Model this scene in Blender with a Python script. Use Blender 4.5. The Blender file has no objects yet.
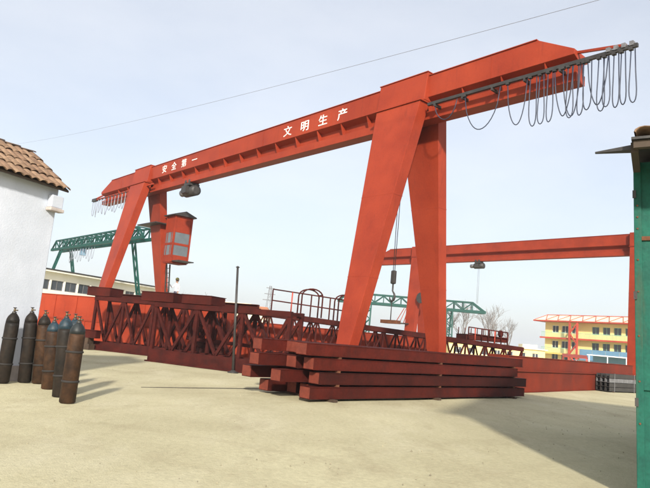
import bpy, bmesh, math, random
from mathutils import Vector, Matrix, Euler
random.seed(7)
scene = bpy.context.scene
col = scene.collection
R = math.radians

# ------------------------------------------------------------------ camera, sky, sun, exposure
PITCH, ROLL = math.atan(92 / 600), 0.09
cam_d = bpy.data.cameras.new('camera'); cam = bpy.data.objects.new('camera', cam_d); col.objects.link(cam)
fw = Vector((0, math.cos(PITCH), math.sin(PITCH))); r0 = Vector((1, 0, 0)); u0 = Vector((0, -math.sin(PITCH), math.cos(PITCH)))
cr = r0 * math.cos(ROLL) + u0 * math.sin(ROLL); cu = -r0 * math.sin(ROLL) + u0 * math.cos(ROLL)
cam.matrix_world = Matrix(((cr.x, cu.x, -fw.x, 0), (cr.y, cu.y, -fw.y, 0), (cr.z, cu.z, -fw.z, 1.6), (0, 0, 0, 1)))
cam_d.sensor_width = 36; cam_d.lens = 36 * 600 / 650; cam_d.clip_start = 0.05; cam_d.clip_end = 6000
scene.camera = cam

SUN_EL = R(25.5); to_sun_az = Vector((0.02, -1.0)).normalized()
world = bpy.data.worlds.new('World'); scene.world = world; world.use_nodes = True
wn = world.node_tree.nodes; wl = world.node_tree.links
bg = wn['Background']
sky = wn.new('ShaderNodeTexSky'); sky.sky_type = 'NISHITA'; sky.sun_disc = False
sky.sun_elevation = SUN_EL; sky.sun_rotation = math.atan2(to_sun_az.x, to_sun_az.y)
sky.altitude = 50; sky.air_density = 1.0; sky.dust_density = 2.6; sky.ozone_density = 2.5
# thin veil of uneven high haze over the whole sky
veil = wn.new('ShaderNodeMixRGB'); veil.inputs[0].default_value = 0.50; veil.inputs[2].default_value = (6.9, 6.9, 6.9, 1)
tcw = wn.new('ShaderNodeTexCoord'); mpw = wn.new('ShaderNodeMapping'); mpw.inputs['Scale'].default_value = (1.0, 1.0, 2.6)
nzw = wn.new('ShaderNodeTexNoise'); nzw.inputs['Scale'].default_value = 2.3; nzw.inputs['Detail'].default_value = 7; nzw.inputs['Roughness'].default_value = 0.55
mrw = wn.new('ShaderNodeMapRange'); mrw.inputs[1].default_value = 0.3; mrw.inputs[2].default_value = 0.7; mrw.inputs[3].default_value = 0.44; mrw.inputs[4].default_value = 0.60
wl.new(tcw.outputs['Generated'], mpw.inputs['Vector']); wl.new(mpw.outputs[0], nzw.inputs['Vector']); wl.new(nzw.outputs['Fac'], mrw.inputs[0]); wl.new(mrw.outputs[0], veil.inputs[0])
wl.new(sky.outputs[0], veil.inputs[1]); wl.new(veil.outputs[0], bg.inputs[0]); bg.inputs[1].default_value = 0.128
sun_d = bpy.data.lights.new('sun', 'SUN'); sun = bpy.data.objects.new('sun', sun_d); col.objects.link(sun)
sun_d.energy = 5.0; sun_d.angle = R(3.0); sun_d.color = (1.0, 0.93, 0.82)
sv = Vector((to_sun_az.x * math.cos(SUN_EL), to_sun_az.y * math.cos(SUN_EL), math.sin(SUN_EL)))
sun.rotation_euler = sv.to_track_quat('Z', 'Y').to_euler()
scene.view_settings.view_transform = 'Standard'; scene.view_settings.look = 'None'
scene.view_settings.exposure = 0.45; scene.view_settings.gamma = 1
scene.view_settings.use_curve_mapping = False

# ------------------------------------------------------------------ materials
M = {}
def mat(name, c, c2=None, rough=0.6, scale=1.5, streak=0.0, streak_c=(0.05, 0.025, 0.015), bump=0.0, bscale=30, metallic=0.0,
        detail=6, spec=0.4, fine=0.0, fscale=18.0):
    m = bpy.data.materials.new(name); m.use_nodes = True; M[name] = m
    nt = m.node_tree; n = nt.nodes; l = nt.links; b = n['Principled BSDF']
    geo = n.new('ShaderNodeNewGeometry')
    b.inputs['Roughness'].default_value = rough; b.inputs['Metallic'].default_value = metallic
    b.inputs['Specular IOR Level'].default_value = spec
    c2 = c2 or tuple(x * 0.72 for x in c)
    t = n.new('ShaderNodeTexNoise'); t.inputs['Scale'].default_value = scale; t.inputs['Detail'].default_value = detail
    t.inputs['Roughness'].default_value = 0.62
    l.new(geo.outputs['Position'], t.inputs['Vector'])
    rp = n.new('ShaderNodeValToRGB'); rp.color_ramp.elements[0].position = 0.34; rp.color_ramp.elements[1].position = 0.66
    rp.color_ramp.elements[0].color = (*c2, 1); rp.color_ramp.elements[1].color = (*c, 1)
    l.new(t.outputs['Fac'], rp.inputs[0]); out = rp.outputs[0]
    if fine:
        f = n.new('ShaderNodeTexNoise'); f.inputs['Scale'].default_value = fscale; f.inputs['Detail'].default_value = 4
        l.new(geo.outputs['Position'], f.inputs['Vector'])
        fr = n.new('ShaderNodeMapRange'); fr.inputs[1].default_value = 0.3; fr.inputs[2].default_value = 0.7
        fr.inputs[3].default_value = 1 - fine; fr.inputs[4].default_value = 1 + fine
        l.new(f.outputs['Fac'], fr.inputs[0])
        mx = n.new('ShaderNodeMixRGB'); mx.blend_type = 'MULTIPLY'; mx.inputs[0].default_value = 1
        l.new(out, mx.inputs[1]); l.new(fr.outputs[0], mx.inputs[2]); out = mx.outputs[0]
    if streak:
        mp = n.new('ShaderNodeMapping'); mp.inputs['Scale'].default_value = (5, 5, 0.55)
        l.new(geo.outputs['Position'], mp.inputs['Vector'])
        s = n.new('ShaderNodeTexNoise'); s.inputs['Scale'].default_value = 1.3; s.inputs['Detail'].default_value = 8
        s.inputs['Roughness'].default_value = 0.7
        l.new(mp.outputs[0], s.inputs['Vector'])
        sr = n.new('ShaderNodeMapRange'); sr.inputs[1].default_value = 0.55; sr.inputs[2].default_value = 0.8
        sr.inputs[4].default_value = streak
        l.new(s.outputs['Fac'], sr.inputs[0])
        mx = n.new('ShaderNodeMixRGB'); mx.inputs[2].default_value = (*streak_c, 1)
        l.new(sr.outputs[0], mx.inputs[0]); l.new(out, mx.inputs[1]); out = mx.outputs[0]
    l.new(out, b.inputs['Base Color'])
    rv = n.new('ShaderNodeMapRange'); rv.inputs[3].default_value = max(0.05, rough - 0.12); rv.inputs[4].default_value = min(1, rough + 0.12)
    l.new(t.outputs['Fac'], rv.inputs[0]); l.new(rv.outputs[0], b.inputs['Roughness'])
    if bump:
        bt = n.new('ShaderNodeTexNoise'); bt.inputs['Scale'].default_value = bscale; bt.inputs['Detail'].default_value = 5
        l.new(geo.outputs['Position'], bt.inputs['Vector'])
        bp = n.new('ShaderNodeBump'); bp.inputs['Strength'].default_value = bump; bp.inputs['Distance'].default_value = 0.02
        l.new(bt.outputs['Fac'], bp.inputs['Height']); l.new(bp.outputs[0], b.inputs['Normal'])
    return m
mat('orange_paint', (0.31, 0.043, 0.0165), (0.225, 0.027, 0.0105), spec=0.2, rough=0.52, scale=0.55, streak=0.6, streak_c=(0.13, 0.022, 0.012), bump=0.08, bscale=3, fine=0.06)
mat('orange_old', (0.27, 0.034, 0.0125), (0.20, 0.025, 0.010), spec=0.2, rough=0.6, scale=0.9, streak=0.4, streak_c=(0.13, 0.02, 0.012), bump=0.1, bscale=6, fine=0.08)
mat('girder_red', (0.175, 0.023, 0.0095), (0.105, 0.0155, 0.0075), spec=0.15, rough=0.65, scale=0.8, streak=0.5, streak_c=(0.12, 0.03, 0.018), bump=0.1, bscale=8, fine=0.1)
mat('maroon', (0.070, 0.0098, 0.0062), (0.036, 0.0065, 0.0048), spec=0.12, rough=0.66, scale=1.6, streak=0.5, streak_c=(0.035, 0.012, 0.009), bump=0.12, bscale=14, fine=0.12)
mat('maroon_dark', (0.052, 0.0088, 0.006), (0.028, 0.006, 0.0046), spec=0.12, rough=0.66, scale=1.2, streak=0.4, streak_c=(0.02, 0.01, 0.008), bump=0.12, bscale=14, fine=0.14)
mat('maroon_red', (0.09, 0.0118, 0.007), (0.052, 0.0085, 0.0056), spec=0.12, rough=0.64, scale=1.9, streak=0.5, streak_c=(0.03, 0.012, 0.009), bump=0.12, bscale=14, fine=0.14)
mat('maroon_sunlit', (0.17, 0.032, 0.016), (0.11, 0.02, 0.011), rough=0.7, scale=5, bump=0.1, fine=0.12)  # lighter copy of the maroon, sun on the beam ends put into the colour
mat('maroon_lattice', (0.062, 0.0092, 0.0064), (0.03, 0.0058, 0.0046), spec=0.12, rough=0.65, scale=2.2, streak=0.4, bump=0.1, bscale=14, fine=0.12)
mat('dark_steel', (0.045, 0.042, 0.04), (0.025, 0.023, 0.022), rough=0.5, scale=4, bump=0.1)
mat('grey_steel', (0.22, 0.22, 0.23), (0.12, 0.12, 0.125), rough=0.5, scale=5, metallic=0.3, bump=0.1)
mat('cable', (0.035, 0.045, 0.075), (0.025, 0.03, 0.05), rough=0.5)
mat('cable_pale', (0.25, 0.27, 0.32), rough=0.5)
mat('white_paint', (0.80, 0.79, 0.76), (0.72, 0.70, 0.66), rough=0.6, scale=9)
mat('plaster', (0.60, 0.64, 0.72), (0.51, 0.55, 0.62), rough=0.85, scale=0.9, streak=0.3, streak_c=(0.5, 0.51, 0.52), bump=0.2, bscale=25)
mat('corbel', (0.50, 0.45, 0.42), (0.38, 0.33, 0.30), rough=0.85, scale=4, bump=0.1)
mat('tile', (0.30, 0.20, 0.13), (0.18, 0.11, 0.068), rough=0.85, scale=2.4, bump=0.25, bscale=22, fine=0.25, fscale=9)
mat('tile_b', (0.25, 0.155, 0.098), (0.13, 0.078, 0.05), rough=0.85, scale=3.1, bump=0.25, bscale=22, fine=0.25, fscale=9)
mat('dark_wood', (0.07, 0.05, 0.035), rough=0.8, scale=6)
mat('teal_paint', (0.011, 0.105, 0.072), (0.008, 0.068, 0.05), spec=0.2, rough=0.6, scale=3.5, streak=0.75, streak_c=(0.07, 0.06, 0.03), bump=0.35, bscale=9, fine=0.12, fscale=30)
mat('green_truss', (0.006, 0.066, 0.052), (0.004, 0.045, 0.036), spec=0.2, rough=0.55, scale=1.5, fine=0.1)
mat('rust', (0.16, 0.06, 0.025), (0.08, 0.03, 0.015), rough=0.85, scale=8, bump=0.2)
mat('bottle_rust', (0.062, 0.030, 0.014), (0.020, 0.0115, 0.0075), spec=0.2, rough=0.6, scale=3.5, streak=0.6, streak_c=(0.012, 0.009, 0.008), bump=0.15, bscale=20, fine=0.2)
mat('bottle_dark', (0.024, 0.017, 0.012), (0.010, 0.009, 0.008), spec=0.2, rough=0.6, scale=3.5, streak=0.5, streak_c=(0.04, 0.02, 0.011), bump=0.15, bscale=20, fine=0.2)
mat('bottle_blue', (0.016, 0.042, 0.062), (0.011, 0.02, 0.026), rough=0.55, scale=9, fine=0.2)
mat('bottle_green', (0.016, 0.021, 0.022), (0.009, 0.012, 0.013), rough=0.55, scale=9, fine=0.2)
mat('brass', (0.13, 0.10, 0.06), rough=0.5, metallic=0.6)
mat('rubber', (0.025, 0.022, 0.02), rough=0.8)
mat('cream', (0.74, 0.68, 0.50), (0.64, 0.58, 0.42), rough=0.8, scale=0.4, streak=0.2, streak_c=(0.4, 0.36, 0.28))
mat('cream_white', (0.80, 0.78, 0.70), (0.70, 0.68, 0.60), rough=0.8, scale=0.4, streak=0.2, streak_c=(0.45, 0.42, 0.36))
mat('yellow_wall', (0.84, 0.68, 0.30), (0.77, 0.61, 0.25), rough=0.8, scale=0.3)
mat('yellow_paint', (0.72, 0.52, 0.14), rough=0.7, scale=0.5)
mat('red_trim', (0.50, 0.07, 0.04), rough=0.6, scale=0.5)
mat('mint', (0.30, 0.52, 0.36), rough=0.6, scale=0.5)
mat('blue_panel', (0.16, 0.30, 0.42), (0.12, 0.24, 0.35), rough=0.5, scale=0.6)
mat('slab', (0.45, 0.36, 0.2), rough=0.8)
mat('brown_roof', (0.42, 0.17, 0.075), (0.30, 0.11, 0.05), rough=0.8, scale=0.6)
mat('glass', (0.05, 0.06, 0.07), (0.03, 0.035, 0.045), rough=0.12, scale=0.4, spec=0.6)
mat('cab_glass', (0.12, 0.14, 0.15), (0.09, 0.105, 0.115), rough=0.06, scale=1.6, spec=0.6)
mat('bark', (0.22, 0.20, 0.185), (0.15, 0.135, 0.125), rough=0.9, scale=5)
mat('twig', (0.26, 0.24, 0.23), (0.19, 0.175, 0.17), rough=0.9, scale=2)
mat('skin', (0.45, 0.26, 0.18), rough=0.6); mat('shirt', (0.75, 0.75, 0.77), (0.62, 0.6, 0.64), rough=0.8, scale=9)
mat('trousers', (0.09, 0.09, 0.13), rough=0.85); mat('helmet_olive', (0.14, 0.13, 0.035), rough=0.45); mat('hair', (0.02, 0.018, 0.016), rough=0.6)
mat('stone', (0.32, 0.29, 0.19), (0.2, 0.18, 0.13), rough=0.9, scale=6, bump=0.2)
mat('timber', (0.075, 0.045, 0.028), (0.04, 0.026, 0.017), rough=0.85, scale=4, bump=0.2)

def ground_material():
    m = bpy.data.materials.new('ground'); m.use_nodes = True; M['ground'] = m
    nt = m.node_tree; n = nt.nodes; l = nt.links; b = n['Principled BSDF']; b.inputs['Roughness'].default_value = 0.93
    b.inputs['Specular IOR Level'].default_value = 0.15
    geo = n.new('ShaderNodeNewGeometry')
    def noise(sc, det=8, ro=0.6, mp=None):
        t = n.new('ShaderNodeTexNoise'); t.inputs['Scale'].default_value = sc; t.inputs['Detail'].default_value = det; t.inputs['Roughness'].default_value = ro
        if mp:
            q = n.new('ShaderNodeMapping'); q.inputs['Scale'].default_value = mp[0]; q.inputs['Rotation'].default_value = (0, 0, mp[1])
            l.new(geo.outputs['Position'], q.inputs['Vector']); l.new(q.outputs[0], t.inputs['Vector'])
        else: l.new(geo.outputs['Position'], t.inputs['Vector'])
        return t
    def ramp(src, a, b_, ca, cb):
        r = n.new('ShaderNodeValToRGB'); e = r.color_ramp.elements
        e[0].position = a; e[1].position = b_; e[0].color = (*ca, 1); e[1].color = (*cb, 1); l.new(src, r.inputs[0]); return r.outputs[0]
    def mix(f, a, b_, mode='MIX'):
        x = n.new('ShaderNodeMixRGB'); x.blend_type = mode
        if isinstance(f, float): x.inputs[0].default_value = f
        else: l.new(f, x.inputs[0])
        l.new(a, x.inputs[1]); l.new(b_, x.inputs[2]); return x.outputs[0]
    base = ramp(noise(0.22).outputs[0], 0.35, 0.66, (0.41, 0.37, 0.235), (0.53, 0.49, 0.32))
    pale = ramp(noise(0.55, 7, 0.65, ((1, 0.45, 1), 0.75)).outputs[0], 0.50, 0.72, (0, 0, 0), (0.55, 0.55, 0.55))
    palec = n.new('ShaderNodeRGB'); palec.outputs[0].default_value = (0.57, 0.53, 0.38, 1)
    c = mix(pale, base, palec.outputs[0])
    dk = ramp(noise(0.9, 9, 0.7, ((1, 0.35, 1), -0.7)).outputs[0], 0.52, 0.76, (0, 0, 0), (0.75, 0.75, 0.75))
    dkc = n.new('ShaderNodeRGB'); dkc.outputs[0].default_value = (0.32, 0.27, 0.17, 1)
    c = mix(dk, c, dkc.outputs[0])
    fine = ramp(noise(14, 6, 0.7).outputs[0], 0.3, 0.7, (0.86, 0.86, 0.86), (1.1, 1.1, 1.1))
    c = mix(1.0, c, fine, 'MULTIPLY')
    grit = ramp(noise(70, 3, 0.6).outputs[0], 0.66, 0.74, (1, 1, 1), (0.62, 0.58, 0.52))
    c = mix(1.0, c, grit, 'MULTIPLY')
    stain = ramp(noise(0.42, 6, 0.6, ((1, 0.6, 1), 0.4)).outputs[0], 0.66, 0.73, (1, 1, 1), (0.74, 0.72, 0.68))
    c = mix(1.0, c, stain, 'MULTIPLY')
    brk = ramp(noise(1.1, 6, 0.7).outputs[0], 0.36, 0.62, (0, 0, 0), (1, 1, 1)); trd = ramp(noise(9, 4, 0.7).outputs[0], 0.35, 0.65, (0.25, 0.25, 0.25), (1, 1, 1))
    def math_(op, a_, b_):
        q = n.new('ShaderNodeMath'); q.operation = op
        for i, w in enumerate((a_, b_)):
            if isinstance(w, (int, float)): q.inputs[i].default_value = w
            elif w is not None: l.new(w, q.inputs[i])
        return q.outputs[0]
    for (cx_, cy_, rad_) in ((15.0, -3.5, 17.2), (15.0, -3.5, 18.9), (-21.0, 31.0, 24.5), (-21.0, 31.0, 26.2), (-9.0, -14.0, 22.6), (-9.0, -14.0, 24.2)):
        vd = n.new('ShaderNodeVectorMath'); vd.operation = 'DISTANCE'; vd.inputs[1].default_value = (cx_, cy_, 0); l.new(geo.outputs['Position'], vd.inputs[0])
        off = math_('ABSOLUTE', math_('SUBTRACT', vd.outputs['Value'], rad_), None)
        mr = n.new('ShaderNodeMapRange'); mr.inputs[1].default_value = 0.06; mr.inputs[2].default_value = 0.17; mr.inputs[3].default_value = 0.34; mr.inputs[4].default_value = 0.0; l.new(off, mr.inputs[0])
        c = mix(math_('MULTIPLY', math_('MULTIPLY', mr.outputs[0], brk), trd), c, dkc.outputs[0])
    l.new(c, b.inputs['Base Color'])
    bp = n.new('ShaderNodeBump'); bp.inputs['Strength'].default_value = 0.45; bp.inputs['Distance'].default_value = 0.03
    ad = n.new('ShaderNodeMath'); ad.operation = 'ADD'
    l.new(noise(5, 8, 0.7).outputs[0], ad.inputs[0]); l.new(noise(45, 4, 0.6).outputs[0], ad.inputs[1])
    l.new(ad.outputs[0], bp.inputs['Height']); l.new(bp.outputs[0], b.inputs['Normal'])
ground_material()

# ------------------------------------------------------------------ mesh helpers
V = Vector
class MB:
    def __init__(s): s.v = []; s.f = []; s.sm = []
    def add(s, vs, fs, smooth=False):
        o = len(s.v); s.v += [tuple(v) for v in vs]; s.f += [tuple(i + o for i in f) for f in fs]; s.sm += [smooth] * len(fs); return s
    def box(s, x0, x1, y0, y1, z0, z1):
        return s.add([(x0, y0, z0), (x1, y0, z0), (x1, y1, z0), (x0, y1, z0), (x0, y0, z1), (x1, y0, z1), (x1, y1, z1), (x0, y1, z1)],
                     [(3, 2, 1, 0), (4, 5, 6, 7), (0, 1, 5, 4), (1, 2, 6, 5), (2, 3, 7, 6), (3, 0, 4, 7)])
    def hexa(s, p):   # 4 bottom, 4 top
        return s.add(p, [(3, 2, 1, 0), (4, 5, 6, 7), (0, 1, 5, 4), (1, 2, 6, 5), (2, 3, 7, 6), (3, 0, 4, 7)])
    def bar(s, a, b, w, h=None, up=(0, 0, 1)):
        a, b = V(a), V(b); h = h or w; d = (b - a).normalized(); up = V(up)
        if abs(d.dot(up)) > 0.97: up = V((0, 1, 0)) if abs(d.y) < 0.9 else V((1, 0, 0))
        sd = d.cross(up).normalized() * (w / 2); uu = sd.cross(d).normalized() * (h / 2)
        return s.hexa([a - sd - uu, a + sd - uu, b + sd - uu, b - sd - uu, a - sd + uu, a + sd + uu, b + sd + uu, b - sd + uu])
    def tube(s, pts, r, n=6, cap=True):
        pts = [V(p) for p in pts]; rs = r if isinstance(r, (list, tuple)) else [r] * len(pts)
        vs = []; fs = []; prev = None
        for i, p in enumerate(pts):
            d = (pts[min(i + 1, len(pts) - 1)] - pts[max(i - 1, 0)]).normalized()
            if prev is None:
                ref = V((0, 0, 1)) if abs(d.z) < 0.9 else V((1, 0, 0)); sd = d.cross(ref).normalized()
            else:
                sd = (prev - d * prev.dot(d)).normalized()
            prev = sd; up = sd.cross(d)
            for k in range(n):
                an = 2 * math.pi * k / n; vs.append(p + sd * (math.cos(an) * rs[i]) + up * (math.sin(an) * rs[i]))
        for i in range(len(pts) - 1):
            for k in range(n): fs.append((i * n + k, i * n + (k + 1) % n, (i + 1) * n + (k + 1) % n, (i + 1) * n + k))
        s.add(vs, fs, True)
        if cap:
            o = len(s.v) - len(vs); m = len(pts)
            s.f.append(tuple(o + k for k in range(n))[::-1]); s.f.append(tuple(o + (m - 1) * n + k for k in range(n))); s.sm += [False, False]
        return s
    def lathe(s, prof, n=20, c=(0, 0, 0)):
        vs = []; fs = []
        for (r, z) in prof:
            for k in range(n):
                a = 2 * math.pi * k / n; vs.append((c[0] + r * math.cos(a), c[1] + r * math.sin(a), c[2] + z))
        m = len(prof)
        for i in range(m - 1):
            for k in range(n): fs.append((i * n + k, i * n + (k + 1) % n, (i + 1) * n + (k + 1) % n, (i + 1) * n + k))
        s.add(vs, fs, True); o = len(s.v) - len(vs)
        s.f.append(tuple(o + k for k in range(n))[::-1]); s.f.append(tuple(o + (m - 1) * n + k for k in range(n))); s.sm += [False, False]
        return s
    def loft(s, rings, closed_ends=True):   # rings of equal-length closed profiles
        n = len(rings[0]); vs = [p for r in rings for p in r]; fs = []
        for i in range(len(rings) - 1):
            for k in range(n): fs.append((i * n + k, i * n + (k + 1) % n, (i + 1) * n + (k + 1) % n, (i + 1) * n + k))
        fs.append(tuple(range(n))[::-1]); fs.append(tuple((len(rings) - 1) * n + k for k in range(n)))
        return s.add(vs, fs)
    def mesh(s, name, m):
        me = bpy.data.meshes.new(name); me.from_pydata(s.v, [], s.f); me.update()
        bm = bmesh.new(); bm.from_mesh(me); bmesh.ops.recalc_face_normals(bm, faces=bm.faces); bm.to_mesh(me); bm.free()
        for p, q in zip(me.polygons, s.sm): p.use_smooth = q
        me.materials.append(M[m]); return me
    def build(s, name, m, parent=None, bevel=0.0):
        o = bpy.data.objects.new(name, s.mesh(name, m)); col.objects.link(o)
        if parent: o.parent = parent
        if bevel:
            b = o.modifiers.new('bevel', 'BEVEL'); b.width = bevel; b.segments = 2; b.limit_method = 'ANGLE'; b.angle_limit = R(40)
        return o
def inst(name, me, parent=None, loc=(0, 0, 0), rot=(0, 0, 0), scale=None):
    o = bpy.data.objects.new(name, me); col.objects.link(o); o.parent = parent; o.location = loc; o.rotation_euler = rot
    if scale: o.scale = scale
    return o
def tag(o, label=None, cat=None, group=None, kind=None):
    if label: o['label'] = label
    if cat: o['category'] = cat
    if cat and not kind and not o.parent: o['kind'] = 'thing'
    if group: o['group'] = group
    if kind: o['kind'] = kind
    return o
def empty(name, loc=(0, 0, 0), rz=0.0, label=None, cat=None, group=None):
    o = bpy.data.objects.new(name, None); col.objects.link(o); o.location = loc; o.rotation_euler = (0, 0, rz); o.empty_display_size = 0.3
    return tag(o, label, cat, group)

# ------------------------------------------------------------------ ground
g = MB(); N = 3000
xs = [-N, -300, -60, -25] + [-20 + i for i in range(1, 46)] + [60, 300, N]; ys = [-N, -200, -30] + [-8 + i for i in range(0, 60)] + [90, 300, N]
gv = []
for y in ys:
    for x in xs:
        z = 0.0
        if -20 < x < 26 and 1 < y < 50: z = 0.012 * math.sin(x * 0.9 + 1.3 * math.sin(y * 0.31)) * math.sin(y * 0.53 + 0.7) - 0.012
        gv.append((x, y, z))
nx = len(xs); gf = [(j * nx + i, j * nx + i + 1, (j + 1) * nx + i + 1, (j + 1) * nx + i) for j in range(len(ys) - 1) for i in range(nx - 1)]
g.add(gv, gf, True); ground = g.build('ground', 'ground'); tag(ground, 'pale sandy yellow beaten earth yard', None, kind='structure')
# loose grit over the yard
gr = MB()
rg = random.Random(3)
for i in range(700):
    y = 5 + 22 * rg.random() ** 1.5; x = (rg.random() * 1.2 - 0.6) * y
    s = rg.uniform(0.004, 0.013) * (1.7 if rg.random() < 0.06 else 1)
    vs = [V((x, y, -0.01)) + V((rg.uniform(-1, 1), rg.uniform(-1, 1), rg.uniform(0.0, 1.1))) * s for _ in range(0)]
    a = rg.random() * 6.28
    p = [V((x + s * math.cos(a + k * 2.09) * rg.uniform(.8, 1.4), y + s * math.sin(a + k * 2.09) * rg.uniform(.8, 1.4), -0.014)) for k in range(3)]
    gr.add(p + [V((x + rg.uniform(-.3, .3) * s, y + rg.uniform(-.3, .3) * s, s * rg.uniform(.5, 1.0)))], [(0, 1, 3), (1, 2, 3), (2, 0, 3)])
tag(gr.build('grit', 'stone'), 'fine loose grit scattered over the sandy yard', 'grit', kind='stuff')
# ------------------------------------------------------------------ gantry cranes
U = V((-0.659, 0.752, 0)); RZ = math.atan2(0.752, -0.659)     # local x runs along the girder, local y towards the side in view
def girder_rings(t0, t1, ta, tb, zend):
    rings = []
    for t, zt in ((t0, zend), (ta, 10.84), (tb, 10.84), (t1, zend)):
        half = [(0.42, zt), (0.42, 10.06), (0.11, 9.94), (0.11, 9.62), (0.26, 9.62), (0.26, 9.32)]
        prof = [(t, y, z) for y, z in half] + [(t, -y, z) for y, z in reversed(half)]
        rings.append(prof)
    return rings
def text_mesh(txt, size):
    c = bpy.data.curves.new('lettering', 'FONT'); c.body = txt; c.size = size; c.extrude = 0.006; c.resolution_u = 3; c.space_character = 1.75; c.offset = 0.004
    o = bpy.data.objects.new('lettering', c); col.objects.link(o); bpy.context.view_layer.update()
    me = bpy.data.meshes.new_from_object(o.evaluated_get(bpy.context.evaluated_depsgraph_get()))
    bpy.data.objects.remove(o); me.materials.clear(); me.materials.append(M['white_paint']); return me
def crane_leg(root, t, side, mt, wt=1.05, wb=0.43, s=2.2):
    y0, y1 = side * 0.50, side * s; zt, zb = 9.86, 0.95
    th, tb = 0.24, 0.21
    if s > 2:      # the wide legs taper unevenly: the front one towards the span, the rear one towards the overhang
        b0, b1 = (-0.14, 0.40) if side > 0 else (-0.43, 0.05); t0_, t1_ = -wt, wt * (0.95 if side > 0 else 0.65)
    else: b0, b1, t0_, t1_ = -wb, wb, -wt, wt
    m = MB().hexa([(t + b0, y1 - tb, zb), (t + b1, y1 - tb, zb), (t + b1, y1 + tb, zb), (t + b0, y1 + tb, zb),
                   (t + t0_, y0 - th, zt), (t + t1_, y0 - th, zt), (t + t1_, y0 + th, zt), (t + t0_, y0 + th, zt)])
    leg = m.build('leg', mt, root, 0.012)
    for fz in (0.30, 0.62):      # welded plate joints round the leg
        q = [V((t + b0, y1 - tb, zb)).lerp(V((t + t0_, y0 - th, zt)), fz), V((t + b1, y1 - tb, zb)).lerp(V((t + t1_, y0 - th, zt)), fz),
             V((t + b1, y1 + tb, zb)).lerp(V((t + t1_, y0 + th, zt)), fz), V((t + b0, y1 + tb, zb)).lerp(V((t + t0_, y0 + th, zt)), fz)]
        c_ = sum(q, V()) / 4; q = [c_ + (p_ - c_) * 1.004 + (p_ - c_).normalized() * 0.004 for p_ in q]
        MB().hexa([p_ - V((0, 0, 0.012)) for p_ in q] + [p_ + V((0, 0, 0.012)) for p_ in q]).build('weld_seam', mt, leg)
    MB().box(t - wt - 0.06, t + wt + 0.06, y0 - th - 0.05, y0 + th + 0.05, zt + 0.003, zt + 0.05).build('top_flange', mt, leg)
    MB().box(t + b0 - 0.07, t + b1 + 0.07, y1 - tb - 0.07, y1 + tb + 0.07, zb - 0.045, zb - 0.003).build('foot_flange', mt, leg)
    return leg
def end_carriage(root, t, mt, s=2.2):
    c = MB().box(t - 0.26, t + 0.26, -s - 0.9, s + 0.9, 0.36, 0.90).build('end_carriage', mt, root, 0.01)
    for y in (-s - 0.6, s + 0.6):
        MB().tube([(t - 0.08, y, 0.26), (t + 0.08, y, 0.26)], 0.25, 16).build('wheel', 'dark_steel', c)
    MB().bar((t, -s - 6, 0.0), (t, s + 6.8, 0.0), 0.03, 0.012).build('ground_rail', 'dark_steel', root)
def saddle(root, t, mt, w=1.12):
    m = MB()
    m.loft([[(t - w, y, z) for y, z in ((-0.62, 9.92), (0.62, 9.92), (0.50, 10.96), (-0.50, 10.96))],
            [(t + w, y, z) for y, z in ((-0.62, 9.92), (0.62, 9.92), (0.50, 10.96), (-0.50, 10.96))]])
    m.build('saddle', mt, root, 0.015)
    MB().box(t - w - 0.02, t + w + 0.02, -0.53, 0.53, 10.963, 10.99).build('saddle_cap', mt, root)
def festoon(root, name_mat, loops, ytr, z0, r=0.016):
    for (a, b, drop) in loops:
        pts = []
        n = 14
        for i in range(n + 1):
            k = i / n; x = a + (b - a) * k
            bul = math.sin(math.pi * k) ** 0.55
            side = 0.03 * math.sin(7 * a + 5 * k)
            pts.append((x + (0.06 * math.sin(2 * math.pi * k) if abs(a - b) < .35 else 0), ytr + side * bul, z0 - drop * bul))
        MB().tube(pts, r, 5).build('festoon_cable', name_mat, root)
        MB().box(a - 0.05, a + 0.05, ytr - 0.05, ytr + 0.05, z0 - 0.02, z0 + 0.09).build('cable_trolley', 'dark_steel', root)
def make_crane(name, loc, label, mt, span=21.3, t0=-6.3, t1=27.9, ka=1.15, wt=1.05, wb=0.43, sad=True, s=2.2):
    root = empty(name, loc, RZ, label, 'gantry crane', 'red single girder gantry cranes')
    MB().loft(girder_rings(t0, t1, t0 + ka, t1 - 1.6, 10.22)).build('girder', mt, root, 0.008)
    MB().box(t0 + ka, t1 - 1.6, -0.455, 0.455, 10.843, 10.868).build('top_plate', mt, root)
    n = int((t1 - t0 - 1.2) / 1.45)
    rib = MB()
    prof = [(0.40, 10.045), (0.114, 9.935), (0.114, 9.623), (0.25, 9.623), (0.34, 9.86)]
    rib.add([(-0.014, y, z) for y, z in prof] + [(0.014, y, z) for y, z in prof], [(0, 1, 2, 3, 4), (9, 8, 7, 6, 5), (0, 5, 6, 1), (1, 6, 7, 2), (2, 7, 8, 3), (3, 8, 9, 4), (4, 9, 5, 0)])
    rm = rib.mesh('rib', mt)
    for i in range(n if sad else 0):
        inst('rib', rm, root, (t0 + 0.9 + i * 1.45, 0, 0)); inst('rib', rm, root, (t0 + 0.9 + i * 1.45, 0, 0), (0, 0, 0), (1, -1, 1))
    for t in (0, span):
        if sad: saddle(root, t, mt)
        else: MB().box(t - 0.68, t + 0.68, -0.75, 0.75, 9.92, 10.90).build('saddle', mt, root, 0.02)
        crane_leg(root, t, 1, mt, wt, wb, s); crane_leg(root, t, -1, mt, wt, wb, s); end_carriage(root, t, mt, s)
    return root

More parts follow.
